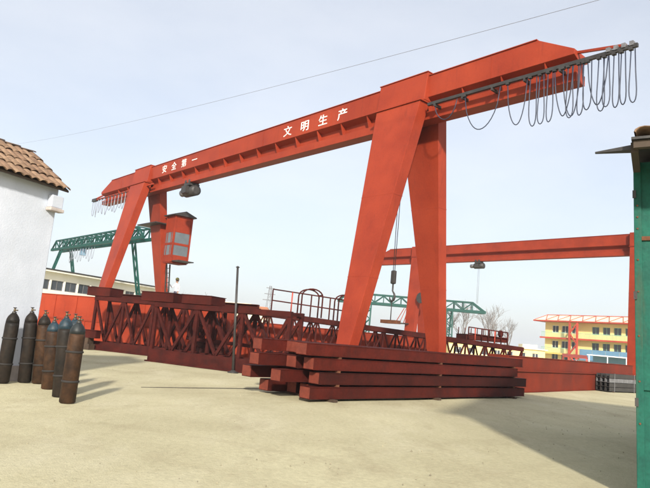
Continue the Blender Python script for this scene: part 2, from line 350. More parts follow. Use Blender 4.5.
C1 = V((2.67, 20.8, 0))
crane = make_crane('gantry_crane', C1, 'large orange red gantry crane spanning the yard with white characters on its girder', 'orange_paint')
TM = Matrix(((-1, 0, 0, 0), (0, 0, 1, 0), (0, 1, 0, 0), (0, 0, 0, 1)))
for txt, tl, tr_, z in (('安全第一', 18.75, 14.5, 10.30), ('文明生产', 7.05, 2.75, 10.26)):
    n = 4; step = (tl - tr_) / 3.65
    for i, ch in enumerate(txt):
        me = text_mesh(ch, 0.52); xs_ = [v.co.x for v in me.vertices]; w = max(xs_)
        o = inst('lettering', me, crane); o.matrix_local = Matrix.Translation((tl - i * step, 0.424, z - 0.02)) @ TM @ Matrix.Diagonal((1.15, 0.95, 1, 1))
# festoon rail and cables at the near end
rail = MB().box(-8.05, -1.25, 0.50, 0.59, 9.66, 9.76).build('cable_rail', 'dark_steel', crane)
for i in range(5):
    MB().box(-1.6 - i * 1.1, -1.54 - i * 1.1, 0.262, 0.60, 9.56, 9.657).build('rail_bracket', 'dark_steel', crane)
for i in range(4):
    MB().box(-7.96 + i * 0.2, -7.86 + i * 0.2, 0.47, 0.62, 9.72, 9.84).build('rail_clamp', 'grey_steel', crane)
MB().bar((-6.3, 0.2, 10.18), (-7.75, 0.54, 9.80), 0.07, 0.07).build('tip_brace', 'orange_paint', crane)
MB().bar((-6.32, 0.0, 9.9), (-7.2, 0.54, 9.74), 0.05, 0.05).build('tip_brace', 'orange_paint', crane)
festoon(crane, 'cable', [(-1.55, -2.45, 0.6), (-2.75, -4.05, 1.25), (-4.3, -4.95, 1.35), (-5.05, -5.25, 1.5), (-5.35, -5.47, 1.5), (-5.6, -5.75, 1.5), (-5.8, -6.35, 1.4),
        (-6.05, -6.55, 1.45), (-6.2, -6.32, 1.5), (-6.5, -6.62, 1.5), (-6.64, -6.86, 1.38), (-6.75, -7.3, 1.3), (-7.05, -7.18, 1.5), (-7.2, -7.32, 1.42), (-7.45, -7.57, 1.5), (-7.64, -7.74, 1.45), (-7.88, -7.98, 1.45)], 0.545, 9.63)
# far end rail and cables
MB().box(19.4, 28.9, 0.50, 0.58, 9.63, 9.71).build('cable_rail', 'orange_paint', crane)
MB().box(28.2, 28.95, 0.45, 0.63, 9.58, 9.78).build('rail_clamp', 'dark_steel', crane)
MB().bar((27.5, 0.2, 10.1), (28.5, 0.54, 9.74), 0.08, 0.08).build('tip_brace', 'orange_paint', crane)
festoon(crane, 'cable_pale', [(28.85 - i * 0.55, 28.85 - i * 0.55 - (0.35 if i < 4 else 0.6), 1.05 + 0.15 * math.sin(i * 2.1)) for i in range(11)], 0.54, 9.6, 0.02)
# electric hoist under the girder and the two rope falls
def hoist(root, t, z=9.30, big=1.0):
    h = MB().box(t - 0.30 * big, t + 0.30 * big, -0.32, 0.32, z - 0.16, z - 0.02).build('hoist_trolley', 'dark_steel', root)
    for x in (-0.2, 0.2):
        for y in (-0.3, 0.3): MB().tube([(t + x * big, y, z + 0.08), (t + x * big, y * 0.75, z + 0.08)], 0.09, 12).build('wheel', 'dark_steel', h)
    MB().tube([(t - 0.62 * big, 0.0, z - 0.44 * big), (t - 0.58 * big, 0, z - 0.44 * big), (t + 0.5 * big, 0, z - 0.44 * big), (t + 0.55 * big, 0, z - 0.44 * big)], [0.16 * big, 0.29 * big, 0.29 * big, 0.2 * big], 18).build('hoist_drum', 'dark_steel', h)
    MB().tube([(t + 0.55 * big, 0, z - 0.44 * big), (t + 0.98 * big, 0, z - 0.44 * big)], 0.2 * big, 14).build('hoist_motor', 'grey_steel', h)
    MB().box(t - 0.25 * big, t + 0.25 * big, 0.28, 0.48, z - 0.62 * big, z - 0.22).build('control_box', 'dark_steel', h)
    return h
hoist(crane, 15.7)
h2 = hoist(crane, 0.25, 9.30, 0.8)
for dx in (-0.07, 0.07):
    MB().tube([(0.25 + dx, 0, 8.75), (0.25 + dx * 0.5, 0, 4.1)], 0.013, 5).build('rope', 'dark_steel', h2)
MB().box(0.16, 0.34, -0.07, 0.07, 3.62, 4.1).build('hook_block', 'dark_steel', h2, 0.04)
hk = [(0.25, 0, 3.64), (0.25, 0, 3.38), (0.17, 0, 3.28), (0.13, 0, 3.17), (0.18, 0, 3.05), (0.27, 0, 3.01), (0.35, 0, 3.08), (0.37, 0, 3.17)]
MB().tube(hk, [0.028, 0.028, 0.034, 0.04, 0.042, 0.04, 0.03, 0.015], 8).build('hook', 'dark_steel', h2)
MB().tube([(0.25, 0, 3.04), (0.25, 0, 2.35)], 0.018, 5).build('sling', 'dark_steel', h2)
MB().box(-0.1, 0.6, -0.14, 0.14, 2.24, 2.36).build('lifting_clamp', 'rust', h2)

# operator cab beside the far leg
def cab(root, x, y, z0):
    c = empty('unused'); bpy.data.objects.remove(c)
    w, d, h = 0.50, 0.54, 2.80
    body = MB()
    # shell as posts, floor, waist panels and upper panels so that the window openings are real
    for sx in (-1, 1):
        for sy in (-1, 1): body.box(x + sx * w - 0.05, x + sx * w + 0.05, y + sy * d - 0.05, y + sy * d + 0.05, z0, z0 + h)
    body.box(x - w, x + w, y - d, y + d, z0 - 0.06, z0 - 0.002)
    for s_ in (-1, 1):
        for (za, zb) in ((0, 0.42), (1.02, 1.16), (1.80, 2.80)):
            body.box(x - w + 0.051, x + w - 0.051, y + s_ * d - 0.02, y + s_ * d + 0.02, z0 + za, z0 + zb)
            body.box(x + s_ * w - 0.02, x + s_ * w + 0.02, y - d + 0.051, y + d - 0.051, z0 + za, z0 + zb)
    b = body.build('cab_body', 'orange_old', root)
    for s_ in (-1, 1):
        for (za, zb) in ((0.42, 1.02), (1.16, 1.80)):
            MB().box(x - w + 0.051, x + w - 0.051, y + s_ * d - 0.008, y + s_ * d + 0.008, z0 + za, z0 + zb).build('pane', 'cab_glass', b)
            MB().box(x + s_ * w - 0.008, x + s_ * w + 0.008, y - d + 0.051, y + d - 0.051, z0 + za, z0 + zb).build('pane', 'cab_glass', b)
            for k in (-0.25, 0.25):
                MB().box(x + k - 0.03, x + k + 0.03, y + s_ * d - 0.024, y + s_ * d + 0.024, z0 + za, z0 + zb).build('mullion', 'orange_old', b)
    rf = MB(); o = 0.2
    rf.add([(x - w - o, y - d - o, z0 + h), (x + w + o, y - d - o, z0 + h), (x + w + o, y + d + o, z0 + h), (x - w - o, y + d + o, z0 + h), (x - w - o, y, z0 + h + 0.32), (x + w + o, y, z0 + h + 0.32),
            (x - w - o, y - d - o, z0 + h + .06), (x + w + o, y - d - o, z0 + h + .06), (x + w + o, y + d + o, z0 + h + .06), (x - w - o, y + d + o, z0 + h + .06)],
           [(0, 1, 2, 3), (6, 7, 5, 4), (8, 9, 4, 5), (9, 6, 4), (7, 8, 5), (0, 1, 7, 6), (1, 2, 8, 7), (2, 3, 9, 8), (3, 0, 6, 9)])
    rf.build('cab_roof', 'dark_steel', root)
    MB().box(x - w - 0.9, x - w - 0.06, y - 0.5, y + 0.5, z0 + 0.02, z0 + 0.08).build('platform', 'dark_steel', root)
CX, CY, CZ = 19.15, -1.35, 5.15
cab(crane, CX, CY, CZ)
MB().box(20.0, 22.6, -2.4, -0.2, 7.52, 7.58).build('leg_platform', 'dark_steel', crane)
MB().bar((19.6, -1.0, 8.0), (20.6, -1.0, 8.0), 0.1, 0.1).build('cab_hanger', 'orange_old', crane)
MB().bar((19.6, -1.4, 6.0), (20.9, -1.4, 6.0), 0.1, 0.1).build('cab_hanger', 'orange_old', crane)
ld0, ld1 = V((19.75, -1.6, 0.9)), V((19.65, -1.2, 5.05))
for dx in (-0.22, 0.22):
    MB().bar(ld0 + V((dx, 0, 0)), ld1 + V((dx, 0, 0)), 0.07, 0.07).build('ladder_rail', 'dark_steel', crane)
for i in range(14):
    p = ld0.lerp(ld1, (i + 0.7) / 14.5); MB().bar(p + V((-0.22, 0, 0)), p + V((0.22, 0, 0)), 0.035).build('ladder_rung', 'dark_steel', crane)

for k, t in enumerate((-3.6, 3.9, 8.6, 12.4, 17.0, 24.6)):
    for sd in (-1, 1):
        MB().box(t - 0.012, t + 0.012, sd * 0.4235 - 0.004, sd * 0.4235 + 0.004, 10.075, 10.83).build('weld_seam', 'orange_paint', crane)
C2 = V((22.75, 42.2, 0))
crane2 = make_crane('gantry_crane', C2, 'plain orange red gantry crane standing further back behind the steel piles', 'orange_old', span=20.2, t0=-0.7, t1=25.6, ka=0.02, wt=0.66, wb=0.55, sad=False, s=1.1)
hoist(crane2, 13.7, 9.3, 0.85)
for dx in (-0.06, 0.06):
    MB().tube([(13.7 + dx, 0, 8.8), (13.7 + dx, 0, 5.6)], 0.012, 5).build('rope', 'grey_steel', crane2)
MB().tube([(18.9, 1.1, 5.9), (18.9, 1.4, 5.9)], 0.5, 16).build('cable_drum', 'dark_steel', crane2)
MB().box(20.3, 22.0, 0.8, 1.7, 3.4, 3.5).build('platform', 'dark_steel', crane2)
for i in range(3): MB().bar((20.5 + i * 0.5, 1.66, 3.5), (20.35 + i * 0.25, 1.3, 4.9), 0.06).build('platform_rail', 'orange_old', crane2)

# ------------------------------------------------------------------ plastered house on the left
dh = V((-0.414, -0.91, 0)).normalized(); HC = V((-6.58, 14.36, 0)); HZ = math.atan2(dh.y, dh.x)   # local x comes towards the camera, local y points to the yard
house = empty('plastered_house', HC, HZ, 'white plastered house with a clay tiled roof at the left edge', 'house')
WH, LEN, DEP = 4.55, 7.0, 2.5
MB().box(0, LEN, -DEP, 0, -0.05, WH).build('wall', 'plaster', house, 0.02)
MB().box(-0.06, 0.28, 0.003, 0.15, 4.06, 4.36).build('corbel', 'plaster', house, 0.02)
MB().box(-0.09, 0.31, 0.003, 0.19, 3.97, 4.057).build('corbel_foot', 'corbel', house, 0.02)
MB().add([(0.003, -DEP + .01, WH + .003), (0.003, -0.01, WH + .003), (0.003, -DEP / 2, WH + 0.86), (0.25, -DEP + .01, WH + .003), (0.25, -0.01, WH + .003), (0.25, -DEP / 2, WH + 0.86)],
         [(0, 1, 2), (5, 4, 3), (0, 3, 4, 1), (1, 4, 5, 2), (2, 5, 3, 0)]).build('gable', 'plaster', house)
MB().box(-0.03, LEN, 0.003, 0.03, -0.03, 0.32).build('plinth', 'corbel', house)
SL = math.atan(0.70)
roofp = MB(); ov = 0.24
zE = WH + 0.10 - ov * math.tan(SL); zR = WH + 0.10 + (DEP / 2) * math.tan(SL)
for s_ in (1, -1):
    ya = -DEP / 2 + s_ * (DEP / 2 + ov); yb = -DEP / 2
    roofp.hexa([(-0.08, ya, zE), (LEN, ya, zE), (LEN, yb, zR), (-0.08, yb, zR), (-0.08, ya, zE + .05), (LEN, ya, zE + .05), (LEN, yb, zR + .05), (-0.08, yb, zR + .05)])
roof = roofp.build('roof', 'dark_wood', house)
def tile_mesh(mname):
    t = MB(); L = 0.50; W = 0.112; n = 6; vs = []
    for i, (x, k, lift) in enumerate(((0, 1.0, 0.030), (L, 0.86, 0.0))):
        for th in (0, 0.018):
            for j in range(n + 1):
                a = math.pi * j / n; rr = (W - th) * k; vs.append((rr * math.cos(a), x, rr * math.sin(a) * 0.55 + lift))
    m = n + 1; fs = []
    for j in range(n):
        fs += [(j, j + 1, 2 * m + j + 1, 2 * m + j), (m + j + 1, m + j, 3 * m + j, 3 * m + j + 1), (j + 1, j, m + j, m + j + 1)]
    t.add(vs, fs, True); return t.mesh('roof_tile', mname)
tms = [tile_mesh('tile'), tile_mesh('tile_b')]
slope_len = (DEP / 2 + ov) / math.cos(SL)
rt = random.Random(5)
for s_ in (1, -1):
    ncol = 32 if s_ == 1 else 10
    for i in range(ncol):
        for j in range(4):
            d = -0.05 + j * 0.44
            y = -DEP / 2 + s_ * (DEP / 2 + ov - d * math.cos(SL)); z = zE + d * math.sin(SL) + 0.055
            o = inst('roof_tile', tms[rt.random() < 0.35], roof, (0.03 + i * 0.222 + rt.uniform(-.012, .012), y, z + rt.uniform(-0.004, 0.008)))
            o.rotation_euler = Euler((SL + rt.uniform(-.02, .02), rt.uniform(-.03, .03), (math.pi if s_ == 1 else 0) + rt.uniform(-.025, .025)), 'XYZ')
for i in range(16):
    o = inst('ridge_tile', tms[i % 3 == 0], roof, (-0.06 + i * 0.45, -DEP / 2, zR + 0.06)); o.rotation_euler = (0, 0.0, -math.pi / 2); o.scale = (1.6, 1.0, 0.9); o.location.z -= 0.05
MB().box(1.75, 1.97, -DEP / 2 - 0.1, -DEP / 2 + 0.1, zR, zR + 0.42).build('chimney', 'dark_wood', house)

# ------------------------------------------------------------------ green metal shed on the right
SX, SY = V((0.87, -0.49, 0)).normalized(), V((0.49, 0.87, 0)).normalized()
shed = empty('metal_shed', (3.93, 7.45, 0), math.atan2(SX.y, SX.x), 'green painted sheet metal shed at the right edge', 'shed')
SH = 4.2; shed.rotation_euler = (0, -0.02, math.atan2(SX.y, SX.x)); shed.location.x += 0.07
for i in range(6):   # front sheets
    MB().box(i * 0.9 + 0.004, i * 0.9 + 0.896, 0, 0.04, 0.02, SH - .02).build('wall_sheet', 'teal_paint', shed, 0.006)
for i in range(9):   # side sheets
    MB().box(0.0, 0.035, 0.05 + i * 0.9, 0.05 + i * 0.9 + 0.894, 0.02, SH + 0.1 * i).build('wall_sheet', 'teal_paint', shed, 0.006)
MB().box(-0.03, 0.055, -0.03, -0.003, 0, SH - .02).build('corner_angle', 'teal_paint', shed, 0.006)
MB().box(5.36, 5.40, 0, 8.1, 0.02, SH).build('rear_wall', 'teal_paint', shed); MB().box(0.04, 5.35, 8.16, 8.2, 0.02, SH + 0.8).build('rear_wall', 'teal_paint', shed)
MB().box(0.056, 5.4, -0.03, -0.003, 3.15, 3.20).build('girt', 'rust', shed); MB().box(0.056, 5.4, -0.03, -0.003, 1.30, 1.36).build('girt', 'teal_paint', shed)
rv = MB().tube([(0, -0.04, 0), (0, -0.028, 0)], 0.012, 8).mesh('rivet', 'rust')
for z in (0.9, 1.4, 1.95, 2.5, 2.9, 3.3, 3.45, 3.6): inst('rivet', rv, shed, (0.012, 0, z))
hg = MB().box(-0.02, 0.02, -0.05, -0.031, -0.05, 0.05).mesh('hinge', 'dark_steel')
for z in (1.15, 2.45, 3.75): inst('hinge', hg, shed, (-0.022, 0, z))
# sheet roof rising to the back, clay tiles along its front edge
MB().hexa([(-0.02, -1.0, SH - .04), (5.7, -1.0, SH - .04), (5.7, 8.5, SH + 1.0), (-0.02, 8.5, SH + 1.0), (-0.02, -1.0, SH - .01), (5.7, -1.0, SH - .01), (5.7, 8.5, SH + 1.03), (-0.02, 8.5, SH + 1.03)]).build('roof_sheet', 'dark_steel', shed)
MB().box(0.0, 5.4, -0.96, -0.88, SH - 0.13, SH - 0.045).build('eave_beam', 'dark_wood', shed)
MB().box(-0.03, 0.05, -0.87, -0.035, SH - 0.16, SH - 0.035).build('rafter', 'dark_wood', shed)
MB().hexa([(-0.42, -0.80, SH - .105), (0.0, -0.84, SH - .11), (0.0, -0.70, SH - .11), (-0.42, -0.76, SH - .105), (-0.42, -0.80, SH - .09), (0.0, -0.84, SH - .05), (0.0, -0.70, SH - .05), (-0.42, -0.76, SH - .09)]).build('gutter_spout', 'dark_steel', shed)
for i in range(24):
    for j in range(4):
        o = inst('roof_tile', tms[(i + j) % 2], shed, (0.12 + i * 0.222, -1.05 + j * 0.40, SH - 0.005 + j * 0.044 + 0.006)); o.rotation_euler = (0.11, 0, 0)

# ------------------------------------------------------------------ gas bottles
def bottle(x, y, h, lean, body_m, top_m, label):
    r = empty('gas_cylinder', (x, y, -0.012), 0, label, 'gas cylinder', 'steel gas cylinders standing by the white house')
    r.rotation_euler = (lean[0], lean[1], 0)
    rad = 0.142
    MB().lathe([(rad - .03, 0), (rad, 0.03), (rad, h * 0.76), (rad - .004, h * 0.80)], 22).build('body', body_m, r)
    MB().lathe([(rad - .004, h * 0.7995), (rad * 0.93, h * 0.845), (rad * 0.76, h * 0.885), (rad * 0.5, h * 0.915), (rad * 0.36, h * 0.93)], 22).build('shoulder', top_m, r)
    MB().lathe([(0.042, h * 0.925), (0.046, h * 0.93), (0.046, h * 0.95), (0.04, h * 0.953)], 14).build('neck_ring', 'dark_steel', r)
    v = MB().lathe([(0.022, h * 0.953), (0.026, h * 0.965), (0.02, h * 0.985), (0.016, h)], 10).build('valve', 'brass', r)
    MB().tube([(0.0, 0, h * 0.972), (0.07, 0, h * 0.972)], 0.014, 8).build('outlet', 'brass', v)
    MB().lathe([(0.034, h - 0.002), (0.04, h + 0.006), (0.034, h + 0.016)], 12).build('hand_wheel', 'dark_steel', v)
    for z in (0.24, 0.58):
        MB().lathe([(rad + .001, h * z), (rad + .016, h * z + .006), (rad + .016, h * z + .034), (rad + .001, h * z + .04)], 22).build('rubber_ring', 'rubber', r)
    return r
# the lean is seen against the tilted picture, each stands a little out of plumb
bottle(-4.40, 11.25, 1.56, (0.0, 0.0), 'bottle_rust', 'bottle_green', 'rusty brown gas cylinder nearest the camera, front of the row')
bottle(-4.83, 11.95, 1.63, (0.0, -0.065), 'bottle_dark', 'bottle_blue', 'dark gas cylinder with a blue shoulder just behind the front one')
bottle(-4.98, 12.62, 1.60, (0.0, -0.03), 'bottle_dark', 'bottle_blue', 'dark gas cylinder mostly hidden behind the front one, only its blue top showing')
bottle(-5.52, 13.0, 1.50, (0.0, -0.06), 'bottle_rust', 'bottle_blue', 'shortest gas cylinder, brown with a dull blue top, beside the taller blue topped one')
bottle(-6.12, 13.85, 1.62, (0.0, -0.055), 'bottle_rust', 'bottle_dark', 'rust streaked gas cylinder, third counting from the left end')
bottle(-6.42, 13.82, 1.66, (0.0, -0.05), 'bottle_dark', 'bottle_dark', 'blackened gas cylinder at the corner of the house, second from left')
bottle(-6.68, 13.35, 1.62, (0.0, 0.012), 'bottle_dark', 'bottle_dark', 'blackened gas cylinder leaning on the white wall, leftmost')

# ------------------------------------------------------------------ stack of maroon beams
DS, ES = V((0.708, 0.706, 0)), V((-0.706, 0.708, 0)); SO = V((0.0, 15.0, 0)); SRZ = math.atan2(DS.y, DS.x)
BH, BW = 0.298, 0.36
def beam(s0, s1, e, z, label, twist=0.0, mt='maroon', w=BW, h=BH, group='maroon box beams of the foreground stack'):
    p = SO + DS * s0 + ES * e
    o = empty('steel_beam', (p.x, p.y, z), SRZ + twist, label, 'steel beam', group); L = s1 - s0
    b = MB().box(0.0, L, 0.015, w - 0.015, 0.016, h - 0.016).build('web_box', mt, o)
    MB().box(-0.004, L + .004, 0, w, 0, 0.015).build('bottom_flange', mt, o); MB().box(-0.004, L + .004, 0, w, h - 0.015, h).build('top_flange', mt, o)
    MB().box(-0.016, -0.006, 0.01, w - 0.01, 0.017, h - 0.017).build('end_plate', 'maroon_sunlit', o)  # near end painted lighter to stand for sunlight falling on it
    return o
rows = [('front', 0.0), ('second', 0.56), ('third', 1.10), ('rear', 1.62)]
lay = ['bottom', 'second lowest', 'third', 'top']
starts = {(0, 0): -0.05, (0, 1): 0.5, (0, 2): 0.55, (0, 3): 0.0, (1, 0): 0.25, (1, 1): -0.55, (1, 2): 0.8, (1, 3): -0.65, (2, 0): 0.02, (2, 1): -0.10, (2, 2): -0.85, (2, 3): 0.1, (3, 0): -0.3, (3, 1): 0.2, (3, 2): 0.4, (3, 3): -0.35}
ends = {(2, 0): 10.6, (3, 0): 11.05, (1, 0): 11.25, (0, 0): 11.2}
for L in range(4):
    for k, (rn, e) in enumerate(rows):
        z = 0.055 + L * 0.352
        beam(starts[(L, k)], ends.get((L, k), 11.1 + 0.12 * math.sin(L * 3 + k)), e + 0.03 * math.sin(L * 2 + k) + (0.05 if (L, k) == (2, 0) else 0), z,
             'maroon steel beam in the %s layer, %s row of the foreground stack' % (lay[L], rn), 0.006 * math.sin(L * 5 + k * 3), ('maroon', 'maroon_red', 'maroon_dark')[(L * 2 + k + (L == 3)) % 3])
for i, s_ in enumerate((0.75, 5.4, 10.3)):   # timbers under the stack
    p = SO + DS * s_ + ES * -0.12
    o = MB().box(-0.08, 0.08, 0, 2.25, -0.012, 0.052).build('bearer_timber', 'timber'); o.location = p; o.rotation_euler = (0, 0, SRZ)
    tag(o, 'flat timber bearer under the %s of the maroon beam stack' % ('near left end', 'middle', 'far right end')[i], 'timber')
for L in (1, 2, 3):
    for i, s_ in enumerate((0.95, 5.6, 10.4)):   # thin spacers between the layers
        p = SO + DS * s_; o = MB().box(-0.05, 0.05, 0.02, 1.96, -0.0525, -0.0015).build('spacer_bar', 'rust'); o.location = (p.x, p.y, 0.055 + L * 0.352); o.rotation_euler = (0, 0, SRZ)
        tag(o, 'rusty spacer bar under the %s layer, %s of stack' % (lay[L], ('near left end', 'middle', 'far right end')[i]), 'spacer bar')

# ------------------------------------------------------------------ lattice girders
def lattice(name, p0, p1, zb0, zb1, h, w, n, label, cat, mt='maroon_lattice', bottom=0.34, top=0.14, post=0.09, style='V', group=None, plate=True):
    p0, p1 = V((*p0, zb0)), V((*p1, zb1)); d = p1 - p0; L = d.length
    root = empty(name, p0, 0, label, cat, group)
    root.rotation_euler = (0, -math.asin(d.z / L), math.atan2(d.y, d.x))
    if plate: MB().box(0, L, -0.02, 0.06, 0, bottom).build('bottom_plate', mt, root); MB().box(0, L, w - 0.06, w + 0.02, 0, bottom).build('bottom_plate', mt, root)
    else:
        MB().box(0, L, 0, bottom, 0, bottom).build('bottom_chord', mt, root); MB().box(0, L, w - bottom, w, 0, bottom).build('bottom_chord', mt, root)
    if plate: MB().box(-0.05, L + .05, -0.12, -0.022, -0.0, 0.05).build('bottom_flange', mt, root)
    MB().box(0, L, 0, top, h - top, h).build('top_chord', mt, root); MB().box(0, L, w - top, w, h - top, h).build('top_chord', mt, root)
    for k in range(n + 1):
        x = min(max(L * k / n, post / 2), L - post / 2)
        for y in (top / 2, w - top / 2):
            MB().bar((x, y, bottom + .002), (x, y, h - top - .002), post, post, (1, 0, 0)).build('post', mt, root)
        MB().bar((x, top + .002, h - top / 2), (x, w - top - .002, h - top / 2), post * 0.8).build('cross_tie', mt, root)
        MB().bar((x, top + .002, bottom * 0.5), (x, w - top - .002, bottom * 0.5), post * 0.8).build('cross_tie', mt, root)
    for k in range(n):
        x0, x1 = L * k / n, L * (k + 1) / n; xm = (x0 + x1) / 2
        for y in (top / 2, w - top / 2):
            segs = [((x0 + .06, bottom), (xm, h - top)), ((xm, h - top), (x1 - .06, bottom))] if style == 'A' else \
                   [((x0 + .06, h - top), (xm, bottom)), ((xm, bottom), (x1 - .06, h - top))] if style == 'V' else \
                   [((x0 + .06, bottom), (x1 - .06, h - top)) if k % 2 else ((x0 + .06, h - top), (x1 - .06, bottom))]
            for (a, b) in segs:
                MB().bar((a[0], y, a[1]), (b[0], y, b[1]), post * 0.85, post * 0.85, (0, 1, 0)).build('diagonal', mt, root)
    return root
lattice('lattice_girder', (-10.9, 29.35), (-4.6, 27.05), 0.0, 0.0, 2.55, 1.15, 4, 'maroon lattice girder section lying furthest left behind the gas cylinders', 'lattice girder', post=0.12, bottom=0.42, top=0.20, group='maroon lattice girders lying in the yard')
lattice('lattice_girder', (-6.66, 24.5), (-1.0, 21.95), 0.0, 0.0, 2.38, 1.15, 3, 'maroon lattice girder section with deep bottom plate beside the thin pole', 'lattice girder', post=0.13, bottom=0.50, top=0.20, group='maroon lattice girders lying in the yard')
wk = lattice('walkway_lattice', (-5.4, 25.9), (10.6, 31.1), 0.92, 0.25, 1.70, 1.2, 15, 'long maroon walkway lattice running behind the crane legs', 'lattice girder', post=0.075, bottom=0.14, top=0.22, style='V', plate=False, group='maroon lattice girders lying in the yard')
def blocks(x, y, z, n, label, rz=0.3):
    o = empty('steel_crib', (x, y, 0), rz, label, 'steel crib')
    hz = z / n
    for k in range(n):
        for s_ in (-0.4, 0.4):
            m = MB()
            if k % 2: m.box(-0.6, 0.6, s_ - 0.12, s_ + 0.12, k * hz, (k + 1) * hz - 0.002)
            else: m.box(s_ - 0.12, s_ + 0.12, -0.6, 0.6, k * hz, (k + 1) * hz - 0.002)
            m.build('block', 'maroon_dark', o)
blocks(-4.6, 26.75, 0.88, 4, 'dark steel crib carrying the left end of the walkway lattice')
blocks(9.6, 31.35, 0.27, 2, 'low dark steel crib carrying the right end of the walkway lattice')
blocks(2.5, 29.05, 0.57, 3, 'dark steel crib carrying the middle of the walkway lattice')

# box sections lying on top of the lattice girders
def box_section(p0, p1, z, w, h, label, cut=0.0, mt='maroon'):
    a, b = V((*p0, z)), V((*p1, z)); d = b - a; L = d.length
    o = empty('box_section', a, math.atan2(d.y, d.x), label, 'box section', 'maroon box sections on top of the lattice girders')
    m = MB(); m.hexa([(0, 0, 0), (L, 0, 0 - cut), (L, w, 0 - cut), (0, w, 0), (0, 0, h), (L, 0, h), (L, w, h), (0, w, h)]); m.build('box', mt, o, 0.01)
    MB().box(-0.03, L + 0.03, -0.03, w + 0.03, h + .001, h + 0.025).build('lid_plate', mt, o)
    MB().box(L + .002, L + 0.02, 0.02, w - 0.02, 0.02 - cut, h - 0.02).build('end_plate', mt, o)
box_section((-11.34, 29.45), (-10.1, 29.0), 2.56, 1.0, 0.40, 'short maroon box section on the left end of the furthest lattice girder')
box_section((-7.30, 24.72), (-5.85, 24.07), 2.39, 0.95, 0.36, 'maroon box section overhanging the left end of the nearer lattice girder')
box_section((-5.45, 23.89), (-4.2, 23.33), 2.39, 1.0, 0.34, 'maroon box section in the middle of the nearer lattice girder')
# brackets and offcuts lying on the lattice tops
def offcut(x, y, z, rz, L, h, label, mt='maroon_dark'):
    o = empty('steel_offcut', (x, y, z), rz, label, 'steel offcut', 'steel offcuts lying on the lattice girders')
    MB().box(0, L, 0, 0.30, 0, 0.03).build('flange', mt, o); MB().box(0, L, 0.13, 0.16, 0.031, h).build('web', mt, o); MB().box(0.02, L - .04, 0.04, 0.25, h + .001, h + 0.028).build('flange', mt, o)
offcut(-9.55, 28.98, 2.555, -0.30, 1.3, 0.16, 'short dark steel offcut beside the left box section')
offcut(-8.0, 28.42, 2.555, -0.42, 1.6, 0.13, 'dark steel offcut on the right half of the furthest lattice girder', 'maroon_lattice')
offcut(-3.7, 23.25, 2.385, -0.40, 1.5, 0.14, 'dark steel offcut just left of the thin pole')

# handrails with ladder hoops on the walkway lattice
def on_walk(s):   # a point on the walkway lattice top, s metres from its left end
    return wk_m @ V((s, 0.12, 1.705))
bpy.context.view_layer.update(); wk_m = wk.matrix_world.copy()
def railing(s0, s1, hoops, h, label, posts):
    p = on_walk(s0); q = on_walk(s1); rz = math.atan2((q - p).y, (q - p).x); L = (q - p).to_2d().length; dz = q.z - p.z
    o = empty('guard_rail', p, rz, label, 'railing', 'railings on the walkway lattice')
    zz = lambda x: dz * x / L
    for k in range(posts + 1):
        x = L * k / posts; MB().tube([(x, 0, zz(x)), (x, 0, zz(x) + h)], 0.032, 6).build('rail_post', 'red_trim' if k % 3 == 1 else 'maroon', o)
    for hh in (0.5, 1.0):
        MB().tube([(0, 0, zz(0) + h * hh), (L, 0, zz(L) + h * hh)], 0.032, 6).build('rail_bar', 'maroon', o)
    for x in hoops:
        pts = [(x - 0.5, 0.0, zz(x))] + [(x - 0.5 * math.cos(math.pi * i / 10), 0.0, zz(x) + h * 0.95 + 0.34 * math.sin(math.pi * i / 10)) for i in range(11)] + [(x + 0.5, 0.0, zz(x))]
        MB().tube([(a, 0.06, c) for a, b, c in pts], 0.035, 6).build('ladder_hoop', 'maroon', o)
        MB().tube([(a, 0.62, c) for a, b, c in pts], 0.035, 6).build('ladder_hoop', 'maroon', o)
        for i in (1, 4, 6, 9):
            c = pts[i + 1]; MB().tube([(c[0], 0.06, c[2]), (c[0], 0.62, c[2])], 0.025, 5).build('hoop_tie', 'maroon', o)
railing(3.4, 8.0, [1.9, 3.7], 1.0, 'maroon tube railing with arched ladder hoops left of the crane legs', 5)
railing(13.6, 15.9, [], 0.62, 'low maroon railing at the right end of the walkway lattice', 6)
box_r = MB()
p = on_walk(13.5); q = on_walk(15.95)
o = empty('box_section', p + V((0, 0, 0.004)), math.atan2((q - p).y, (q - p).x), 'flat maroon box section under the low railing at the right end', 'box section', 'maroon box sections on top of the lattice girders')
MB().box(0, 2.4, 0.05, 1.0, 0, 0.24).build('box', 'maroon', o, 0.01); MB().box(-0.02, 2.42, 0.03, 1.02, 0.242, 0.262).build('lid_plate', 'maroon', o)
for k in range(7): MB().tube([(0.1 + k * 0.37, 0.95, 0.262), (0.1 + k * 0.37, 0.95, 0.60)], 0.025, 5).build('stud', 'maroon', o)
# a rounded counterweight on the end rail
MB().lathe([(0.05, 0.262), (0.10, 0.30), (0.14, 0.40), (0.14, 0.55), (0.06, 0.62)], 10, (2.32, 0.5, 0)).build('end_stop', 'maroon', o)

